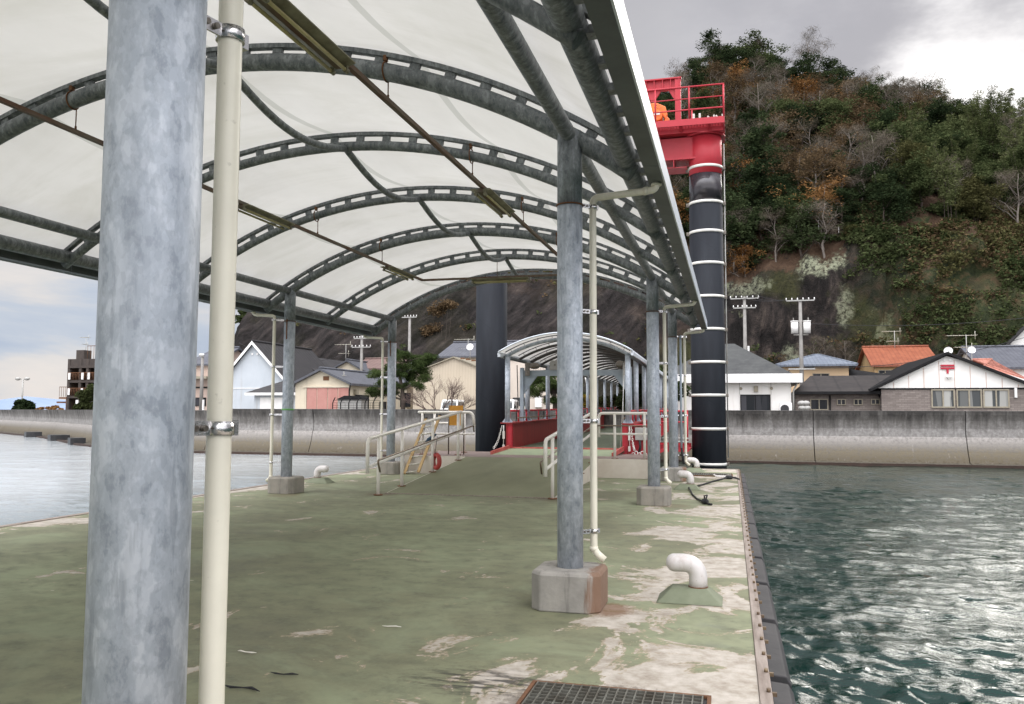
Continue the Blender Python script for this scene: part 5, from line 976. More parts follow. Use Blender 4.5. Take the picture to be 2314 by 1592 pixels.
wire('low cable from the transformer pole to the right edge', (pb.x, pb.y, pb.z-4.9), at(2400, 735, 66), .9, .02); wire('upper cable from the transformer pole to the right edge', (pb.x, pb.y, pb.z-1.7), at(2420, 706, 66), .5, .018)
wire('cable from the left high pole to the pole among the roofs', (pc.x, pc.y, pc.z-.2), (pd.x, pd.y, pd.z-.2), .5, .016); wire('cable running left from the pole among the roofs', (pd.x, pd.y, pd.z-1.4), at(540, 775, 66), 1.6, .018)
wire('thick blue-black cable dropping left from the transformer pole', (pb.x-.8, pb.y, pb.z-5.1), at(1735, 818, 62), .35, .035); wire('cable crossing the cliff towards the banded pile', (pa.x, pa.y, pa.z-.8), at(1500, 690, 66), .6, .016)
p = at(52, 857, 110); t = thing('floodlight_mast', 'tall twin headed floodlight mast on the far left shore', 'light mast', (p.x, 110, .9)); mb = MB(); mb.cyl((p.x, 110, .9), (p.x, 110, p.z), .13, 8); mb.box(p.x-1.0, p.x+1.0, 109.95, 110.05, p.z-.08, p.z+.02); mb.build('mast', M['boxgrey'], t)
for s_ in (-1, 1): mb = MB(); mb.ell((p.x+s_*.9, 109.9, p.z+.05), (.5, .35, .3), 10, 6); mb.build('lamp_head', M['boxgrey'], t)
p = at(1327, 850, 50); t = thing('street_lamp', 'slim black street lamp with glass lantern seen through the gangway', 'street lamp', (p.x, 50, .9)); mb = MB(); mb.cyl((p.x, 50, .9), (p.x, 50, p.z-.45), .09, 10, .06); mb.build('post', WM['black'], t); mb = MB(); mb.cyl((p.x, 50, p.z-.45), (p.x, 50, p.z), .10, 8, .17); mb.build('lantern', WM['trim'], t); mb = MB(); mb.cyl((p.x, 50, p.z), (p.x, 50, p.z+.06), .19, 8, .1); mb.build('cap', WM['black'], t)
# dark mesh fence with leaning posts before the cream house
xa, xb = at(752, 900, 50.5).x, at(862, 900, 50.5).x; t = thing('mesh_fence', 'dark mesh fence with angled top posts before the cream house', 'fence', (xa, 50.5, .9)); zt_ = at(800, 904, 50.5).z
for k in range(7): x = xa+(xb-xa)*k/6; mb = MB(); mb.tube([(x, 50.5, .9), (x, 50.5, zt_-.2), (x+.22, 50.4, zt_+.15)], .035, 6); mb.build('post', WM['black'], t)
mb = MB()
for z in np.arange(1.0, zt_, .16): mb.cyl((xa, 50.5, z), (xb, 50.5, z), .010, 4)
for x in np.arange(xa, xb, .3): mb.cyl((x, 50.5, .95), (x, 50.5, zt_-.2), .008, 4)
mb.build('mesh_panel', WM['black'], t)
q = at(776, 925, 50); t = thing('utility_cabinet', 'grey cabinet with dark sloped top behind the mesh fence', 'cabinet', (q.x, 51, .9)); mb = MB(); mb.box(q.x-.9, q.x+.8, 51, 52, .9, 2.35); mb.build('cabinet_body', M['boxgrey'], t, .01); mb = MB(); mb.prism([(q.x-1.0, 50.9, 2.352), (q.x+.9, 50.9, 2.352), (q.x+.7, 50.9, 2.6), (q.x-.4, 50.9, 2.6)], (0, 1.2, 0)); mb.build('cabinet_roof', WM['black'], t)
for k, u in enumerate((1813, 1822)):
    q = at(u, 925, 50.8); t = thing('bundle_stack', ['left', 'right'][k]+' stack of grey wrapped bundles beside the annexe window', 'bundle stack', (q.x, 50.8, .9)); mb = MB()
    for z in range(5): mb.ell((q.x+rnd.uniform(-.03, .03), 50.8, 1.05+z*.27), (.24, .24, .15), 10, 5)
    mb.build('bundle', M['boxgrey'], t)
# vehicles
def van(label, u, Y, s_=1, rot=0.0):
    p = at(u, 925, Y); t = thing('parked_van', label, 'van', (p.x, Y, .9), None); ox, oy = p.x, Y
    def q(pts, y0, y1): return [(ox+x, oy+y0, .9+z) for x, z in pts], (0, y1-y0, 0)
    body = [(-1.6, .3), (1.6, .3), (1.65, .8), (1.62, 1.0), (-1.55, 1.0), (-1.66, .8)]; mb = MB(); mb.prism(*q(body, 0, 1.45)); b = mb.build('body', WM['trim'], t, .05)
    cab = [(-1.55, 1.002), (1.60, 1.002), (1.52, 1.62), (1.40, 1.72), (-.95, 1.72), (-1.08, 1.66)]; mb = MB(); mb.prism(*q(cab, .06, 1.39)); mb.build('cabin', WM['trim'], t, .05)
    for pts in ([(-1.22, 1.05), (-.45, 1.05), (-.45, 1.55), (-.98, 1.55)], [(-.35, 1.05), (.55, 1.05), (.55, 1.55), (-.35, 1.55)], [(.65, 1.05), (1.42, 1.05), (1.36, 1.55), (.65, 1.55)]): mb = MB(); mb.prism(*q(pts, .04, .058)); mb.build('side_window', GL1, t)
    mb = MB(); mb.add([(ox-1.53, oy+.15, .9+1.05), (ox-1.14, oy+.2, .9+1.62), (ox-1.14, oy+1.25, .9+1.62), (ox-1.53, oy+1.3, .9+1.05)], [(0, 1, 2, 3)]); mb.build('windscreen', GL2, t)
    for x in (-1.05, 1.1):
        for y in (.02, 1.3): mb = MB(); mb.cyl((ox+x, oy+y, .9+.3), (ox+x, oy+y+.14, .9+.3), .29, 16); wv = mb.build('wheel', M['rubber'], t); mb = MB(); mb.cyl((ox+x, oy+y-.01, .9+.3), (ox+x, oy+y+.0, .9+.3), .16, 12); mb.build('rim', M['boxgrey'], wv)
    mb = MB(); mb.box(ox-1.72, ox-1.62, oy-.14, oy+.0, .9+1.02, .9+1.25); mb.build('side_mirror', WM['black'], t)
    t.rotation_euler = (0, 0, rot); t.scale = (.86,)*3; return t
van('white kei van parked behind the sea wall by the bare tree', 1043, 55.2, 1, R_(97)); van('white van half hidden behind the first gangway column', 1168, 54.6, 1, R_(97))
# ================================================================ hill and forest
def hill_h(x, y):
    x = np.asarray(x, float); y = np.asarray(y, float)
    endl = sstep(x, -58, -49.5)                              # the hill stops on the left
    y0 = 80+3.0*fbm(x*.05, x*0+3, 2)*2-4*sstep(-x, 5, 30)
    ch = (17.5+2.5*vnoise(x*.07, x*0+9)*2)*(1-.10*sstep(-x, -8, 30)) + 2.0*sstep(x, -2, 14)-6*sstep(x, 12, 40)
    wd = 5.5+6*sstep(-x, -4, 14)+6*sstep(x, 12, 40)
    t = np.clip((y-y0)/wd, 0, 1); cl = ch*(1-(1-t)**1.7)
    rx = np.interp(x, [-60, -40, -25, -12, -8, -4, 1, 5, 12.6, 21, 29, 38, 60, 90, 140], [20, 30, 38, 43, 48, 51.5, 51.5, 50, 46.5, 43.5, 40, 36, 30, 28, 24])
    ry = np.interp(x, [-60, -10, 0, 20, 45, 90], [120, 128, 126, 124, 122, 130])
    t2 = np.clip((y-y0-wd)/(ry-y0-wd), 0, 1); up_ = (rx-ch)*(t2*.55+.45*t2**.75)*(y > y0+wd)
    dn = np.clip((y-ry)/60, 0, 1)*12
    z = .75+(cl+up_-dn)*endl
    rough = 1.5*fbm(x*.25+50, y*.25+70, 5)+.7*np.abs(fbm(x*.9, y*.9+5, 3))+.5*fbm(x*1.7+y*.6, y*.3, 3)
    return z+rough*np.clip((z-.8)/4, 0, 1)
xs = np.arange(-64, 132, .55); ysn = np.concatenate([np.arange(68, 112, .42), np.arange(112, 215, 1.4)])
Xg, Yg = np.meshgrid(xs, ysn); Zg = hill_h(Xg, Yg); dYn = (1.3*fbm(Xg*.45+3, Zg*.28+8, 5)+.6*fbm(Xg*1.3, Zg*.7+2, 3))*np.clip((Zg-1)/5, 0, 1)
V = np.stack([Xg.ravel(), (Yg+dYn).ravel(), Zg.ravel()], 1); nxx = len(xs); i = np.arange(len(ysn)-1)[:, None]*nxx; j = np.arange(nxx-1)[None, :]
def hillmat():
    m, g, b = newmat('hillside rock and litter'); co = g.coord(); s = g.sep(co)
    big = g.noise(co, .12, 5, .6); med = g.noise(g.mapp(co, (1, 1, .45)), .7, 9, .74, .6); fine = g.noise(co, 3.2, 7, .7)
    strk = g.noise(g.mapp(g.mapp(co, (1, 1, 1), (0, 0, 0), (0, R_(48), 0)), (.10, .4, .95)), 1.6, 7, .62)
    left = g.ss(g.ma('MULTIPLY', s[0], -1), 6, 13)
    rock = g.ramp(strk, [(.38, (.010, .009, .008)), (.50, (.022, .019, .018)), (.60, (.038, .032, .030)), (.72, (.075, .062, .054))])
    rockr = g.ramp(med, [(.36, (.004, .0035, .003)), (.47, (.013, .011, .010)), (.57, (.030, .024, .021)), (.66, (.065, .052, .043)), (.76, (.12, .10, .08))])
    rock = g.mix(left, rockr, rock)
    moss = g.ramp(fine, [(.35, (.022, .026, .010)), (.65, (.055, .055, .018))])
    rock = g.mix(g.ma('MULTIPLY', g.ramp(big, [(.50, 0.0), (.60, .7)]), g.ma('SUBTRACT', 1, g.ma('MULTIPLY', left, .75))), rock, moss)
    lich = g.ma('MULTIPLY', g.ramp(g.noise(g.mapp(co, (1, 1, .7), (11, 0, 4)), .22, 6, .62), [(.60, 0.0), (.65, 1.0)]), g.ramp(g.noise(co, 1.7, 6, .7), [(.40, 0.0), (.50, .8)]))
    rock = g.mix(g.ma('MULTIPLY', lich, g.ma('SUBTRACT', 1, left)), rock, (.24, .25, .155))
    def blob(cx, cz, rx, rz):
        a = g.ma('POWER', g.ma('DIVIDE', g.ma('SUBTRACT', s[0], cx), rx), 2); d = g.ma('POWER', g.ma('DIVIDE', g.ma('SUBTRACT', s[2], cz), rz), 2)
        rr = g.ma('ADD', g.ma('SQRT', g.ma('ADD', a, d)), g.ma('MULTIPLY', g.ma('SUBTRACT', g.noise(co, .9, 6, .7), .5), 2.0)); return g.ma('MULTIPLY', g.ma('SUBTRACT', 1, g.ss(rr, .5, 1.05)), g.ramp(g.noise(co, 2.6, 7, .75), [(.40, 0.0), (.56, 1.0)]))
    for (u, v, rx, rz) in ((1850, 592, 2.6, 1.7), (1690, 640, 2.4, 1.3), (1905, 700, .9, 2.2), (1790, 810, 1.2, 1.4)):
        p = at(u, v, 86); rs_ = .75 if u == 1850 else .45; rock = g.mix(g.ma('MULTIPLY', blob(p.x, p.z, rx, rz), rs_), rock, (.38, .40, .27))
    rg = g.ma('MULTIPLY', g.ss(s[0], 9, 19), g.ss(g.ma('ADD', s[2], g.ma('MULTIPLY', g.ma('SUBTRACT', med, .5), 9)), 5.5, 8.5))
    rock = g.mix(g.ma('MULTIPLY', rg, .85), rock, g.ramp(g.noise(co, .8, 7, .7, .5), [(.36, (.018, .026, .012)), (.48, (.036, .046, .018)), (.56, (.075, .062, .030)), (.68, (.095, .062, .036))]))
    litter = g.ramp(med, [(.35, (.040, .022, .012)), (.5, (.060, .036, .022)), (.7, (.10, .064, .040))])
    n = g.n('ShaderNodeNewGeometry').outputs['Normal']; nz = g.sep(n)[2]
    k = g.ss(g.ma('ADD', nz, g.ma('MULTIPLY', g.ma('SUBTRACT', fine, .5), .5)), .42, .60)
    low = g.ss(s[2], 12.5, 16); k = g.ma('MULTIPLY', g.ma('MULTIPLY', k, g.ma('ADD', .25, g.ma('MULTIPLY', low, .75))), g.ma('SUBTRACT', 1, g.ma('MULTIPLY', left, .75)))
    g.lk(g.mix(k, rock, litter), b.inputs['Base Color']); b.inputs['Roughness'].default_value = .95; b.inputs['Specular IOR Level'].default_value = .2
    g.lk(g.bump(g.ma('ADD', med, g.ma('MULTIPLY', fine, .5)), .9, .5), b.inputs['Normal']); return m
o = np_obj('hill', V, np.stack([i+j, i+j+1, i+nxx+1+j, i+nxx+j], -1).reshape(-1, 4), hillmat(), True); tag(o, 'steep rocky hill with dark cliffs behind the town', None, None, 'structure')
# far hills over the water, haze painted in as a blue base colour
def far_hills():
    xs = np.linspace(-2600, 200, 90); rows = [(2300, 0), (2400, .6), (2600, 1), (3000, .4), (3300, 0)]; V = []
    for y, k in rows:
        for x in xs: V.append((x, y, -.5+k*1.7*(50+34*math.sin(x*.0035+.6)+40*float(fbm(np.array([x*.0022]), np.array([y*.001]), 4)[0]))*sst(x)))
    n = len(xs); i = np.arange(len(rows)-1)[:, None]*n; j = np.arange(n-1)[None, :]
    o = np_obj('far_hills', np.array(V), np.stack([i+j, i+j+1, i+n+1+j, i+n+j], -1).reshape(-1, 4), simple('haze tinted distant hills', (.17, .23, .34), (.21, .27, .37), .01, 1, 0, 0), True); tag(o, 'low haze-blue hills far across the bay on the left', None, None, 'structure')
def sst(x): return float(sstep(np.array([-x]), -200, 900)[0])
far_hills()
# ---------------------------------------------------------------- foliage
def leafmat(name, a, b2, c, tr=.25, rnd_amt=.5):
    m, g, b = newmat(name); nt = m.node_tree; co = g.coord(); oi = g.n('ShaderNodeObjectInfo')
    n = g.noise(co, .9, 4, .6); n2 = g.noise(co, 6, 2)
    f = g.ma('ADD', g.ma('MULTIPLY', n, .7), g.ma('MULTIPLY', n2, .3)); f = g.ma('ADD', f, g.ma('MULTIPLY', g.ma('SUBTRACT', oi.outputs['Random'], .5), rnd_amt*.35))
    col = g.ramp(f, [(.34, a), (.5, b2), (.64, c)])
    d = g.n('ShaderNodeBsdfDiffuse'); t = g.n('ShaderNodeBsdfTranslucent'); mx = g.n('ShaderNodeMixShader'); mx.inputs[0].default_value = tr
    g.lk(col, d.inputs[0]); g.lk(col, t.inputs[0]); g.lk(d.outputs[0], mx.inputs[1]); g.lk(t.outputs[0], mx.inputs[2]); g.lk(mx.outputs[0], nt.nodes['Material Output'].inputs['Surface']); return m
LF = {'dark': leafmat('dark evergreen leaves', (.011, .018, .009), (.027, .040, .018), (.062, .080, .036)), 'mid': leafmat('mid green leaves', (.020, .028, .012), (.045, .060, .024), (.098, .115, .050)),
      'olive': leafmat('olive leaves', (.030, .031, .013), (.060, .060, .024), (.115, .11, .048)), 'orange': leafmat('orange autumn leaves', (.085, .042, .016), (.17, .085, .032), (.30, .17, .07)),
      'brown': leafmat('brown dry leaves', (.048, .034, .020), (.095, .065, .036), (.165, .115, .065)), 'bamboo': leafmat('bamboo leaves', (.032, .040, .016), (.070, .085, .034), (.150, .165, .075)), 'yellow': leafmat('yellow leaves', (.17, .12, .02), (.33, .24, .03), (.50, .36, .06)),
      'pine': leafmat('pine needles', (.026, .042, .014), (.072, .100, .036), (.14, .165, .072)), 'twig': leafmat('grey twigs', (.058, .047, .034), (.098, .082, .062), (.165, .14, .11), 0)}
BARK = simple('bark', (.085, .065, .05), (.045, .035, .028), 3, .95); BARKG = simple('pale grey bark', (.19, .165, .14), (.12, .10, .085), 3, .95)
def leaves(rs, centers, rads, per, size, asp=.5, flat=.3, droop=0.0):
    """leaf quads scattered in flattened clumps"""
    n = len(centers); C_ = np.repeat(centers, per, 0); Rr = np.repeat(rads, per)[:, None]
    u = rs.normal(size=(n*per, 3)); u /= np.linalg.norm(u, axis=1, keepdims=True); r = rs.rand(n*per, 1)**.45
    p = C_+u*r*Rr*np.array([1, 1, .62])
    a = rs.normal(size=(n*per, 3)); a[:, 2] = a[:, 2]*flat-droop; a /= np.linalg.norm(a, axis=1, keepdims=True)
    b = rs.normal(size=(n*per, 3)); b -= a*(a*b).sum(1, keepdims=True); b /= np.linalg.norm(b, axis=1, keepdims=True)
    s = size*(.6+.8*rs.rand(n*per, 1)); V = np.stack([p-a*s, p+b*s*asp, p+a*s, p-b*s*asp], 1).reshape(-1, 3)
    return V, np.arange(len(V)).reshape(-1, 4)
def limbs(mb, rs, base, top, spread, n, r0, sub=3, up_=.5):
    tips = []; base = Vector(base); top = Vector(top); L = (top-base).length
    pts = [base.lerp(top, t)+Vector((rs.uniform(-1, 1), rs.uniform(-1, 1), 0))*L*.03*(t > 0) for t in np.linspace(0, 1, 6)]; mb.tube(pts, [r0*(1-.85*k/5) for k in range(6)], 6)
    for i in range(n):
        t = .25+.72*(i+rs.rand())/n; s = base.lerp(top, t); a = rs.uniform(0, 6.28); l = spread*(1.1-.6*t)*rs.uniform(.7, 1.2)
        d = Vector((math.cos(a), math.sin(a), up_*rs.uniform(.3, 1.6))); e = s+d*l; md = s.lerp(e, .5)+Vector((rs.uniform(-.1, .1), rs.uniform(-.1, .1), .12))*l
        rr = r0*(1-.7*t)*.55; mb.tube([s, md, e], [rr, rr*.6, rr*.15], 5); tips.append(e)
        for k in range(sub):
            q = s.lerp(e, rs.uniform(.35, .9)); d2 = Vector((rs.uniform(-1, 1), rs.uniform(-1, 1), rs.uniform(.1, 1.1))); e2 = q+d2*l*.42; mb.tube([q, q.lerp(e2, .5)+Vector((0, 0, .05*l)), e2], [rr*.4, rr*.25, rr*.08], 4); tips.append(e2)
    return tips
def tree_mesh(kind, seed):
    rs = np.random.RandomState(seed); rs.uniform; mb = MB()
    if kind in ('dark', 'mid', 'olive', 'orange', 'brown'):
        H = 7.0; tips = limbs(mb, rs, (0, 0, -1.5), (rs.uniform(-.6, .6), rs.uniform(-.6, .6), H*.8), 2.6, 9, .20, 3)
        T_ = np.array([tuple(t) for t in tips]); extra = rs.normal(size=(16, 3))*np.array([1.6, 1.6, 1.3])+np.array([0, 0, H*.6]); Cn = np.concatenate([T_, extra]); 
        sparse = kind in ('orange', 'brown'); per = 62 if sparse else 130; V, F = leaves(rs, Cn, rs.uniform(.7, 1.5, len(Cn))*(1.0), per, .125 if sparse else .145, .5)
    elif kind == 'bamboo':
        tips = []
        for k in range(7):
            x, y = rs.uniform(-1.2, 1.2, 2); h = rs.uniform(6, 9); b_ = Vector((rs.uniform(-1, 1), rs.uniform(-1, 0), 0))*1.1; pts = [Vector((x, y, -1))+Vector((0, 0, (h+1)*t))+b_*t**3 for t in np.linspace(0, 1, 7)]; mb.tube(pts, [.05-.006*i for i in range(7)], 5)
            for t in np.linspace(.35, 1, 11):
                c = Vector((x, y, -1+(h+1)*t))+b_*t**3; a = rs.uniform(0, 6.28); tips.append(c+Vector((math.cos(a), math.sin(a), .05))*rs.uniform(.2, .8)*(1.3-t))
        Cn = np.array([tuple(t) for t in tips]); V, F = leaves(rs, Cn, rs.uniform(.35, .7, len(Cn))*1.15, 70, .17, .22, .35, .45)
    elif kind == 'bare':
        tips = limbs(mb, rs, (0, 0, -1), (rs.uniform(-.5, .5), 0, 6.5), 2.8, 11, .16, 5, .8); m2 = list(tips); T_ = np.array([tuple(t) for t in tips])
        V, F = leaves(rs, T_, np.full(len(T_), .75), 26, .42, .025, .9, -.5)
    elif kind == 'pine':
        tips = limbs(mb, rs, (0, 0, -1), (.3, 0, 7.0), 3.2, 12, .22, 3, .12); T_ = np.array([tuple(t) for t in tips]); T_ = np.concatenate([T_, T_+rs.normal(size=T_.shape)*np.array([.7, .7, .15])])
        V, F = leaves(rs, T_, rs.uniform(.6, 1.1, len(T_)), 46, .20, .28, .5, -.2)
        c = np.repeat(T_, 46*4, 0)[:len(V)]; V[:, 2] = c[:, 2]+(V[:, 2]-c[:, 2])*.6
    return mb, V, F
KINDS = {'dark': ('evergreen_tree', 'dark green broadleaf tree in the forest on the hill', 'dark green broadleaf trees of the hill forest'), 'mid': ('broadleaf_tree', 'mid green broadleaf tree in the forest on the hill', 'mid green trees of the hill forest'),
         'olive': ('scrub_tree', 'olive yellow-green scrub tree along the lower forest edge', 'olive scrub trees above the cliff'), 'orange': ('autumn_tree', 'orange leaved autumn tree in the forest on the hill', 'orange autumn trees of the hill forest'),
         'brown': ('withered_tree', 'brown leaved half bare tree in the forest on the hill', 'brown half bare trees of the hill forest'), 'bamboo': ('bamboo_clump', 'light green feathery bamboo clump on the right part of the hill', 'bamboo clumps on the hill'),
         'bare': ('bare_tree', 'leafless grey-brown tree in the forest on the hill', 'leafless trees of the hill forest'), 'pine': ('pine_tree', 'dark pine with flat layered crown on the hilltop ridge', 'pines along the ridge')}
LIB = {}
def make_tree(kind, var, matk=None):
    name, lab, grp = KINDS[kind]; mb, V, F = tree_mesh(kind, 100+var*17+len(kind)*3); t = thing(name, lab, 'bamboo' if kind == 'bamboo' else 'tree', (0, 0, 0), grp)
    mb.build('trunk', BARKG if kind in ('bare', 'brown', 'orange') else BARK, t); np_obj('crown', V, F, LF[matk or {'bare': 'twig', 'pine': 'dark'}.get(kind, kind)], False, t); return t
for kd in KINDS: LIB[kd] = [[make_tree(kd, v), False] for v in range(3 if kd in ('dark', 'mid', 'bare', 'brown') else 2)]
def plant(kind, x, y, sc, z=None, label=None, rz=None, grp=True, szz=1.0):
    e = LIB[kind][rnd.randrange(len(LIB[kind]))]; o = e[0] if not e[1] else copy_tree(e[0]); e[1] = True
    z = float(hill_h(np.array([x]), np.array([y]))[0])-.3 if z is None else z
    o.location = (x, y, z); o.scale = (sc, sc, sc*szz*rnd.uniform(.9, 1.1)); o.rotation_euler = (0, 0, rnd.uniform(0, 6.28) if rz is None else rz)
    o['label'] = label or KINDS[kind][1]
    if grp: o['group'] = KINDS[kind][2]
    elif 'group' in o: del o['group']
    return o
# singled out trees first
def plant_at(kind, u, v, Y, sc, label): p = at(u, v, Y); return plant(kind, p.x, Y, sc, p.z-4.2*sc, label, None, False)
plant_at('pine', 1625, 135, 124, 1.15, 'big dark pine on the skyline left of the ridge, above the red platform'); plant_at('mid', 1705, 115, 125, 1.15, 'big round green tree on the skyline right of the ridge pine')
plant_at('bare', 1825, 120, 126, 1.25, 'tall bare tree sticking out of the skyline at the middle of the ridge'); plant_at('orange', 1710, 395, 98, .95, 'large orange-brown tree in the left middle of the hillside')
plant_at('orange', 1790, 410, 99, .8, 'orange-brown tree just right of the largest orange tree'); plant_at('orange', 1682, 585, 89, .62, 'small bright orange tree right beside the banded pile'); plant_at('orange', 1735, 265, 112, .5, 'small yellow-orange tree behind the red platform rail')
plant_at('dark', 1945, 440, 93, 1.25, 'broad dark evergreen in the middle just above the cliff top'); plant_at('dark', 1690, 500, 90, 1.05, 'dark evergreen under the large orange tree'); plant_at('bamboo', 2290, 430, 96, .95, 'yellow-green bamboo clump at the right edge of the view')
plant_at('bare', 1745, 340, 99, 1.15, 'pale forked bare tree above the largest orange tree'); plant_at('olive', 1930, 530, 87, .35, 'yellow-green bush by the white fence post on the cliff top')
for k_, (u, v) in enumerate(((1838, 800), (1862, 792), (1885, 806), (1910, 798), (1770, 830), (1815, 806))): plant_at('bare', u, v, 78.5, .38, ['first','second','third','fourth','leftmost','thin'][k_]+' reddish bare shrub at the foot of the cliff behind the peach house')
used = []
def zone(x, y, z):
    P = Vector((x, y, z+4))-EYE; dd = P.dot(fw); u = PW/2+F_PX*P.dot(rt)/dd; v = PH/2-F_PX*P.dot(up)/dd; return u, v
sst2 = lambda x: sstep(np.array([x]), 10, 30)[0]
cnt = 0; tries = 0
while cnt < 262 and tries < 9000:
    tries += 1; x = rnd.uniform(-16, 62); y = 86+43*rnd.random()**.9; z = float(hill_h(np.array([x]), np.array([y]))[0])
    u, v = zone(x, y, z)
    if u < 1150 or u > 2460: continue
    if u < 1440 and v < 560 and rnd.random() < .9: continue
    if z < 15.0-5.5*float(sst2(x)): continue
    md = 2.55 if z > 24 else 2.1
    if any((x-a)**2+(y-b)**2 < md*md for a, b in used): continue
    r = rnd.random()
    if v > 520 and z < 24: kd = 'olive' if r < .42 else 'brown' if r < .60 else 'dark' if r < .82 else 'bare'; sc = rnd.uniform(.30, .48)
    elif u > 2020 and v > 230: kd = 'bamboo' if r < .42 else 'mid' if r < .66 else 'dark' if r < .80 else 'bare' if r < .93 else 'olive'; sc = rnd.uniform(.65, .95)
    elif v > 380: kd = 'dark' if r < .50 else 'mid' if r < .62 else 'bare' if r < .86 else 'orange' if r < .91 else 'brown'; sc = rnd.uniform(.65, .95)
    elif y > 118: kd = 'dark' if r < .50 else 'pine' if r < .62 else 'bare' if r < .88 else 'brown'; sc = rnd.uniform(.6, .9)
    else: kd = 'bare' if r < .30 else 'brown' if r < .62 else 'dark' if r < .82 else 'mid' if r < .93 else 'orange'; sc = rnd.uniform(.7, 1.0)
    used.append((x, y)); zv = 'near the crest' if v < 200 else 'on the upper slope' if v < 320 else 'in the middle of the slope' if v < 430 else 'low on the slope'; zu = 'left' if u < 1800 else 'middle' if u < 2060 else 'right'
    plant(kd, x, y, sc)['label'] = KINDS[kd][1].split(' in the forest')[0].split(' along')[0].split(' on the')[0].split(' with flat')[0]+' '+zv+', '+zu+' part of the hill'; cnt += 1
for kd in LIB:
    for e in LIB[kd]:
        if not e[1]:
            for c in list(e[0].children): bpy.data.objects.remove(c)
            bpy.data.objects.remove(e[0])
# undergrowth: leaf tufts over the litter and cliff ledges, one uncountable mass
def undergrowth():
    rs = np.random.RandomState(9); n = 56000; x = np.concatenate([rs.uniform(-50, 64, 26000), rs.uniform(2, 44, 30000)]); y = np.concatenate([rs.uniform(77, 126, 26000), rs.uniform(78, 100, 30000)]); z = hill_h(x, y)
    dz_ = (hill_h(x, y+.6)-z)/.6; msk = vnoise(x*.22+4, z*.30+2)+.5*vnoise(x*.8, z*.9); steep = dz_ > 1.15
    keep = (z > 2.0) & np.where(steep, (msk > .24-.52*sstep(x, 8, 20)*sstep(z, 4, 9)) & (rs.rand(n) < .8), msk > -.25) & ~((x < -9) & (rs.rand(n) < np.where(z > 15, .55, .90)))
    # keep the pale rock faces clear
    for (u, v, r) in ((1850, 592, 3.6), (1690, 640, 3.2)):
        p = at(u, v, 87); keep &= ((x-p.x)**2/(r*r)+(z-p.z)**2/(r*r*.45)) > 1
    x, y, z = x[keep], y[keep], z[keep]; hue = vnoise(x*.15+30, z*.2+y*.1)+.35*rs.normal(size=len(x))*.5
    for nm, sel, mt, lab in (('undergrowth', hue < .03, 'mid', 'green undergrowth and creepers over the cliff ledges and forest floor'), ('dry_brush', (hue >= .03) & (hue < .22), 'brown', 'dry brown brush over the forest floor and cliff ledges'), ('yellowing_scrub', hue >= .22, 'olive', 'yellow-green scrub along the cliff top')):
        c = np.stack([x[sel], y[sel]-.25, z[sel]+.15], 1); V, F = leaves(rs, c, rs.uniform(.3, .75, len(c)), 13, .145, .5, .6); tag(np_obj(nm, V, F, LF[mt]), lab, None, None, 'stuff')
undergrowth()
# small white fence posts on the cliff top
t = thing('slope_fence', 'thin pale posts of a fence on top of the right cliff', 'fence', tuple(at(1896, 545, 88))); mb = MB()
for u, v in ((1896, 545), (1850, 520), (1940, 556), (1800, 530)): p = at(u, v, 88); mb.cyl(p, p+Vector((0, 0, 1.5 if u == 1896 else 1.0)), .05 if u == 1896 else .03, 6)
mb.build('post', WM['trim'], t)
# ---------------------------------------------------------------- shoreline plants
def crown_at(parent, mt, cs, rad, per, size, asp, seed, flat=.4):
    rs = np.random.RandomState(seed); c = np.array([tuple(Vector(q)-org(parent)) for q in cs]); V, F = leaves(rs, c, np.full(len(c), rad)*rs.uniform(.7, 1.3, len(c)), per, size, asp, flat); return np_obj('crown', V, F, LF[mt], False, parent)
def shore_pine(label, Y, trunk, pads, seed):
    p0 = at(*trunk[0], Y); t = thing('pine_tree', label, 'pine', (p0.x, Y, .9)); mb = MB(); tr = [Vector((p0.x, Y, .9))]+[at(u, v, Y) for u, v in trunk]; n = len(tr); mb.tube(tr, [.17-.11*k/(n-1) for k in range(n)], 8); cs = []; rs = random.Random(seed)
    for (u, v, w_) in pads:
        e = at(u, v, Y+rs.uniform(-.7, .7)); near = min(tr, key=lambda q: abs(q.z+.35-e.z)+.15*abs(q.x-e.x)); mb.tube([near, near.lerp(e, .5)+Vector((0, 0, .1)), e], [.06, .04, .015], 5)
        for k in range(int(7*w_)+2): cs.append(e+Vector((rs.uniform(-.55, .55)*w_, rs.uniform(-.5, .5)*w_, rs.uniform(-.10, .2))))
    mb.build('trunk', BARK, t); crown_at(t, 'pine', cs, .33, 190, .10, .13, seed, .7); return t
shore_pine('green pine tree beside the third left column, behind the sea wall', 49.2, [(911, 905), (909, 880), (903, 850), (915, 820), (908, 800)],
   [(910, 802, .8), (890, 812, .8), (935, 812, .9), (960, 822, .8), (975, 808, .6), (880, 830, .9), (925, 832, 1.1), (955, 842, .9), (855, 848, .9), (900, 850, 1.1), (935, 858, 1.0), (965, 858, .6), (872, 868, .9), (905, 872, .9), (945, 874, .6), (832, 888, .6), (858, 892, .6), (885, 885, .6), (918, 845, 1.0), (942, 828, .8)], 21)
shore_pine('green pine tree seen between the first gangway roof columns', 50.5, [(1254, 915), (1252, 890), (1245, 865), (1238, 845)],
   [(1200, 870, .8), (1218, 862, .9), (1236, 852, 1.0), (1225, 880, .9), (1250, 862, 1.0), (1270, 868, 1.0), (1208, 890, .5), (1246, 880, .9), (1265, 890, .8), (1250, 905, .6), (1290, 870, .9), (1300, 890, .7), (1195, 882, .5)], 22)
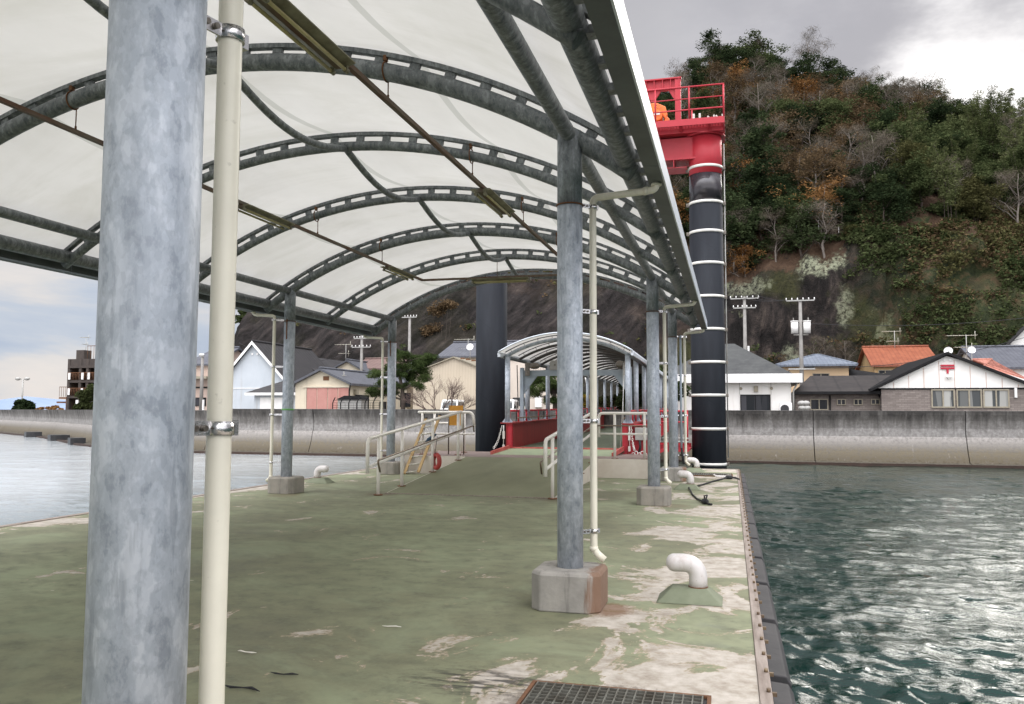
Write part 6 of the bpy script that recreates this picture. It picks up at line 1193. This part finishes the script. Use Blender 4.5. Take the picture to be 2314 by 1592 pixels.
def bare_shore(label, Y, u0, seed):
    rs = random.Random(seed); t = thing('bare_tree', label, 'tree', (at(u0, 925, Y).x, Y, .9)); mb = MB()
    def grow(p, d, L, r, k):
        q = p+d*L; mid = p.lerp(q, .5)+Vector((rs.uniform(-.05, .05), rs.uniform(-.05, .05), 0))*L; mb.tube([p, mid, q], [r, r*.85, r*.66], 5 if r > .02 else 4)
        if k == 0: return
        for i in range(3 if rs.random() < .55 else 2):
            dd = (d+Vector((rs.uniform(-.75, .75), rs.uniform(-.6, .6), rs.uniform(-.12, .35)))).normalized(); grow(q if i < 2 else p.lerp(q, .7), dd, L*rs.uniform(.66, .86), r*.62, k-1)
    x = at(u0, 925, Y).x
    for s_ in (-.9, -.4, .05, .45, .95): grow(Vector((x+s_*.2, Y, .9)), Vector((s_*1.15, rs.uniform(-.2, .2), 1)).normalized(), .80, .05, 6)
    mb.build('branches', simple('reddish twigs', (.13, .085, .07), (.08, .055, .045), 5, .9), t)
bare_shore('bare leafless tree with spreading reddish twigs before the beige warehouse', 48.2, 1000, 4)
def bush(name, label, Y, mt, spots, rad=.5, per=260, size=.11, seed=1):
    p = at(spots[0][0], spots[0][1], Y); t = thing(name, label, 'bush', (p.x, Y, .9)); rs = random.Random(seed); cs = []
    for (u, v) in spots:
        for k in range(5): cs.append(at(u, v, Y)+Vector((rs.uniform(-.5, .5), rs.uniform(-.5, .5), rs.uniform(-.3, .3))))
    mb = MB(); 
    for q in cs[::3]: mb.tube([Vector((p.x+(q.x-p.x)*.4, Y, .9)), q], [.03, .01], 4)
    mb.build('stem', BARK, t); crown_at(t, mt, cs, rad, per, size, .5, seed)
bush('evergreen_bush', 'tall dark green bush behind the gangway columns on the right', 49, 'mid', [(1450, 900), (1440, 880), (1425, 870), (1450, 850), (1435, 845), (1425, 905), (1475, 890), (1490, 860), (1470, 850), (1500, 900), (1520, 880)], .55, 260, .12, 2)
bush('yellow_bush', 'yellow flowering bush at the foot of the street lamp', 48, 'yellow', [(1318, 905), (1328, 908)], .28, 90, .09, 3); bush('round_bush', 'dark round bush on the far left shore by the floodlight mast', 100, 'dark', [(52, 918), (47, 922), (58, 922), (52, 912)], .8, 300, .25, 5)
bush('hedge_bush', 'low green bush behind the far gangway railing', 50, 'olive', [(1365, 912), (1378, 908), (1392, 915)], .35, 120, .1, 6); bush('weedy_bush', 'yellow-green weeds growing before the ruined building', 82, 'bamboo', [(192, 915), (200, 900), (205, 880), (185, 922), (196, 890)], .6, 200, .18, 8)
bush('dry_reeds', 'dry tan reeds on top of the far left sea wall', 78, 'orange', [(90, 926), (105, 925), (120, 926), (132, 925)], .3, 80, .14, 9); bush('ivy_bush', 'bushy green tuft at the upper left end of the cliff', 84, 'mid', [(560, 705), (572, 712), (556, 722), (590, 708)], .9, 260, .2, 10)
bush('ledge_bush', 'light green shrub on the rock ledge above the pole behind the pine', 83, 'bamboo', [(965, 712), (975, 720), (958, 716)], .6, 200, .16, 11); bush('dry_bush', 'rusty brown brush on the rock face above the beige warehouse', 81, 'brown', [(985, 705), (1000, 695), (975, 740), (1015, 688), (968, 752)], .7, 110, .12, 14); bush('dry_bush', 'small rusty brush patch on the rock face behind the left utility poles', 80, 'brown', [(765, 745), (780, 748)], .6, 110, .12, 15)
bush('ledge_bush', 'small light green shrub on the cliff just left of the plain pile', 83, 'bamboo', [(1070, 738), (1078, 744)], .4, 160, .14, 12)
t = thing('blue_tarp', 'bright blue tarpaulin on the far left shore', 'tarpaulin', tuple(at(33, 928, 100))); mb = MB(); a, b, c_ = at(24, 930, 100), at(40, 930, 100), at(36, 921, 100); mb.prism([a, b, c_, at(28, 925, 100)], (0, 2, .3)); mb.build('sheet', simple('blue sheet', (.02, .14, .55), None, 3, .5), t)
# drop any custom split: sanity sweep for stray top-level parts is done by the checker
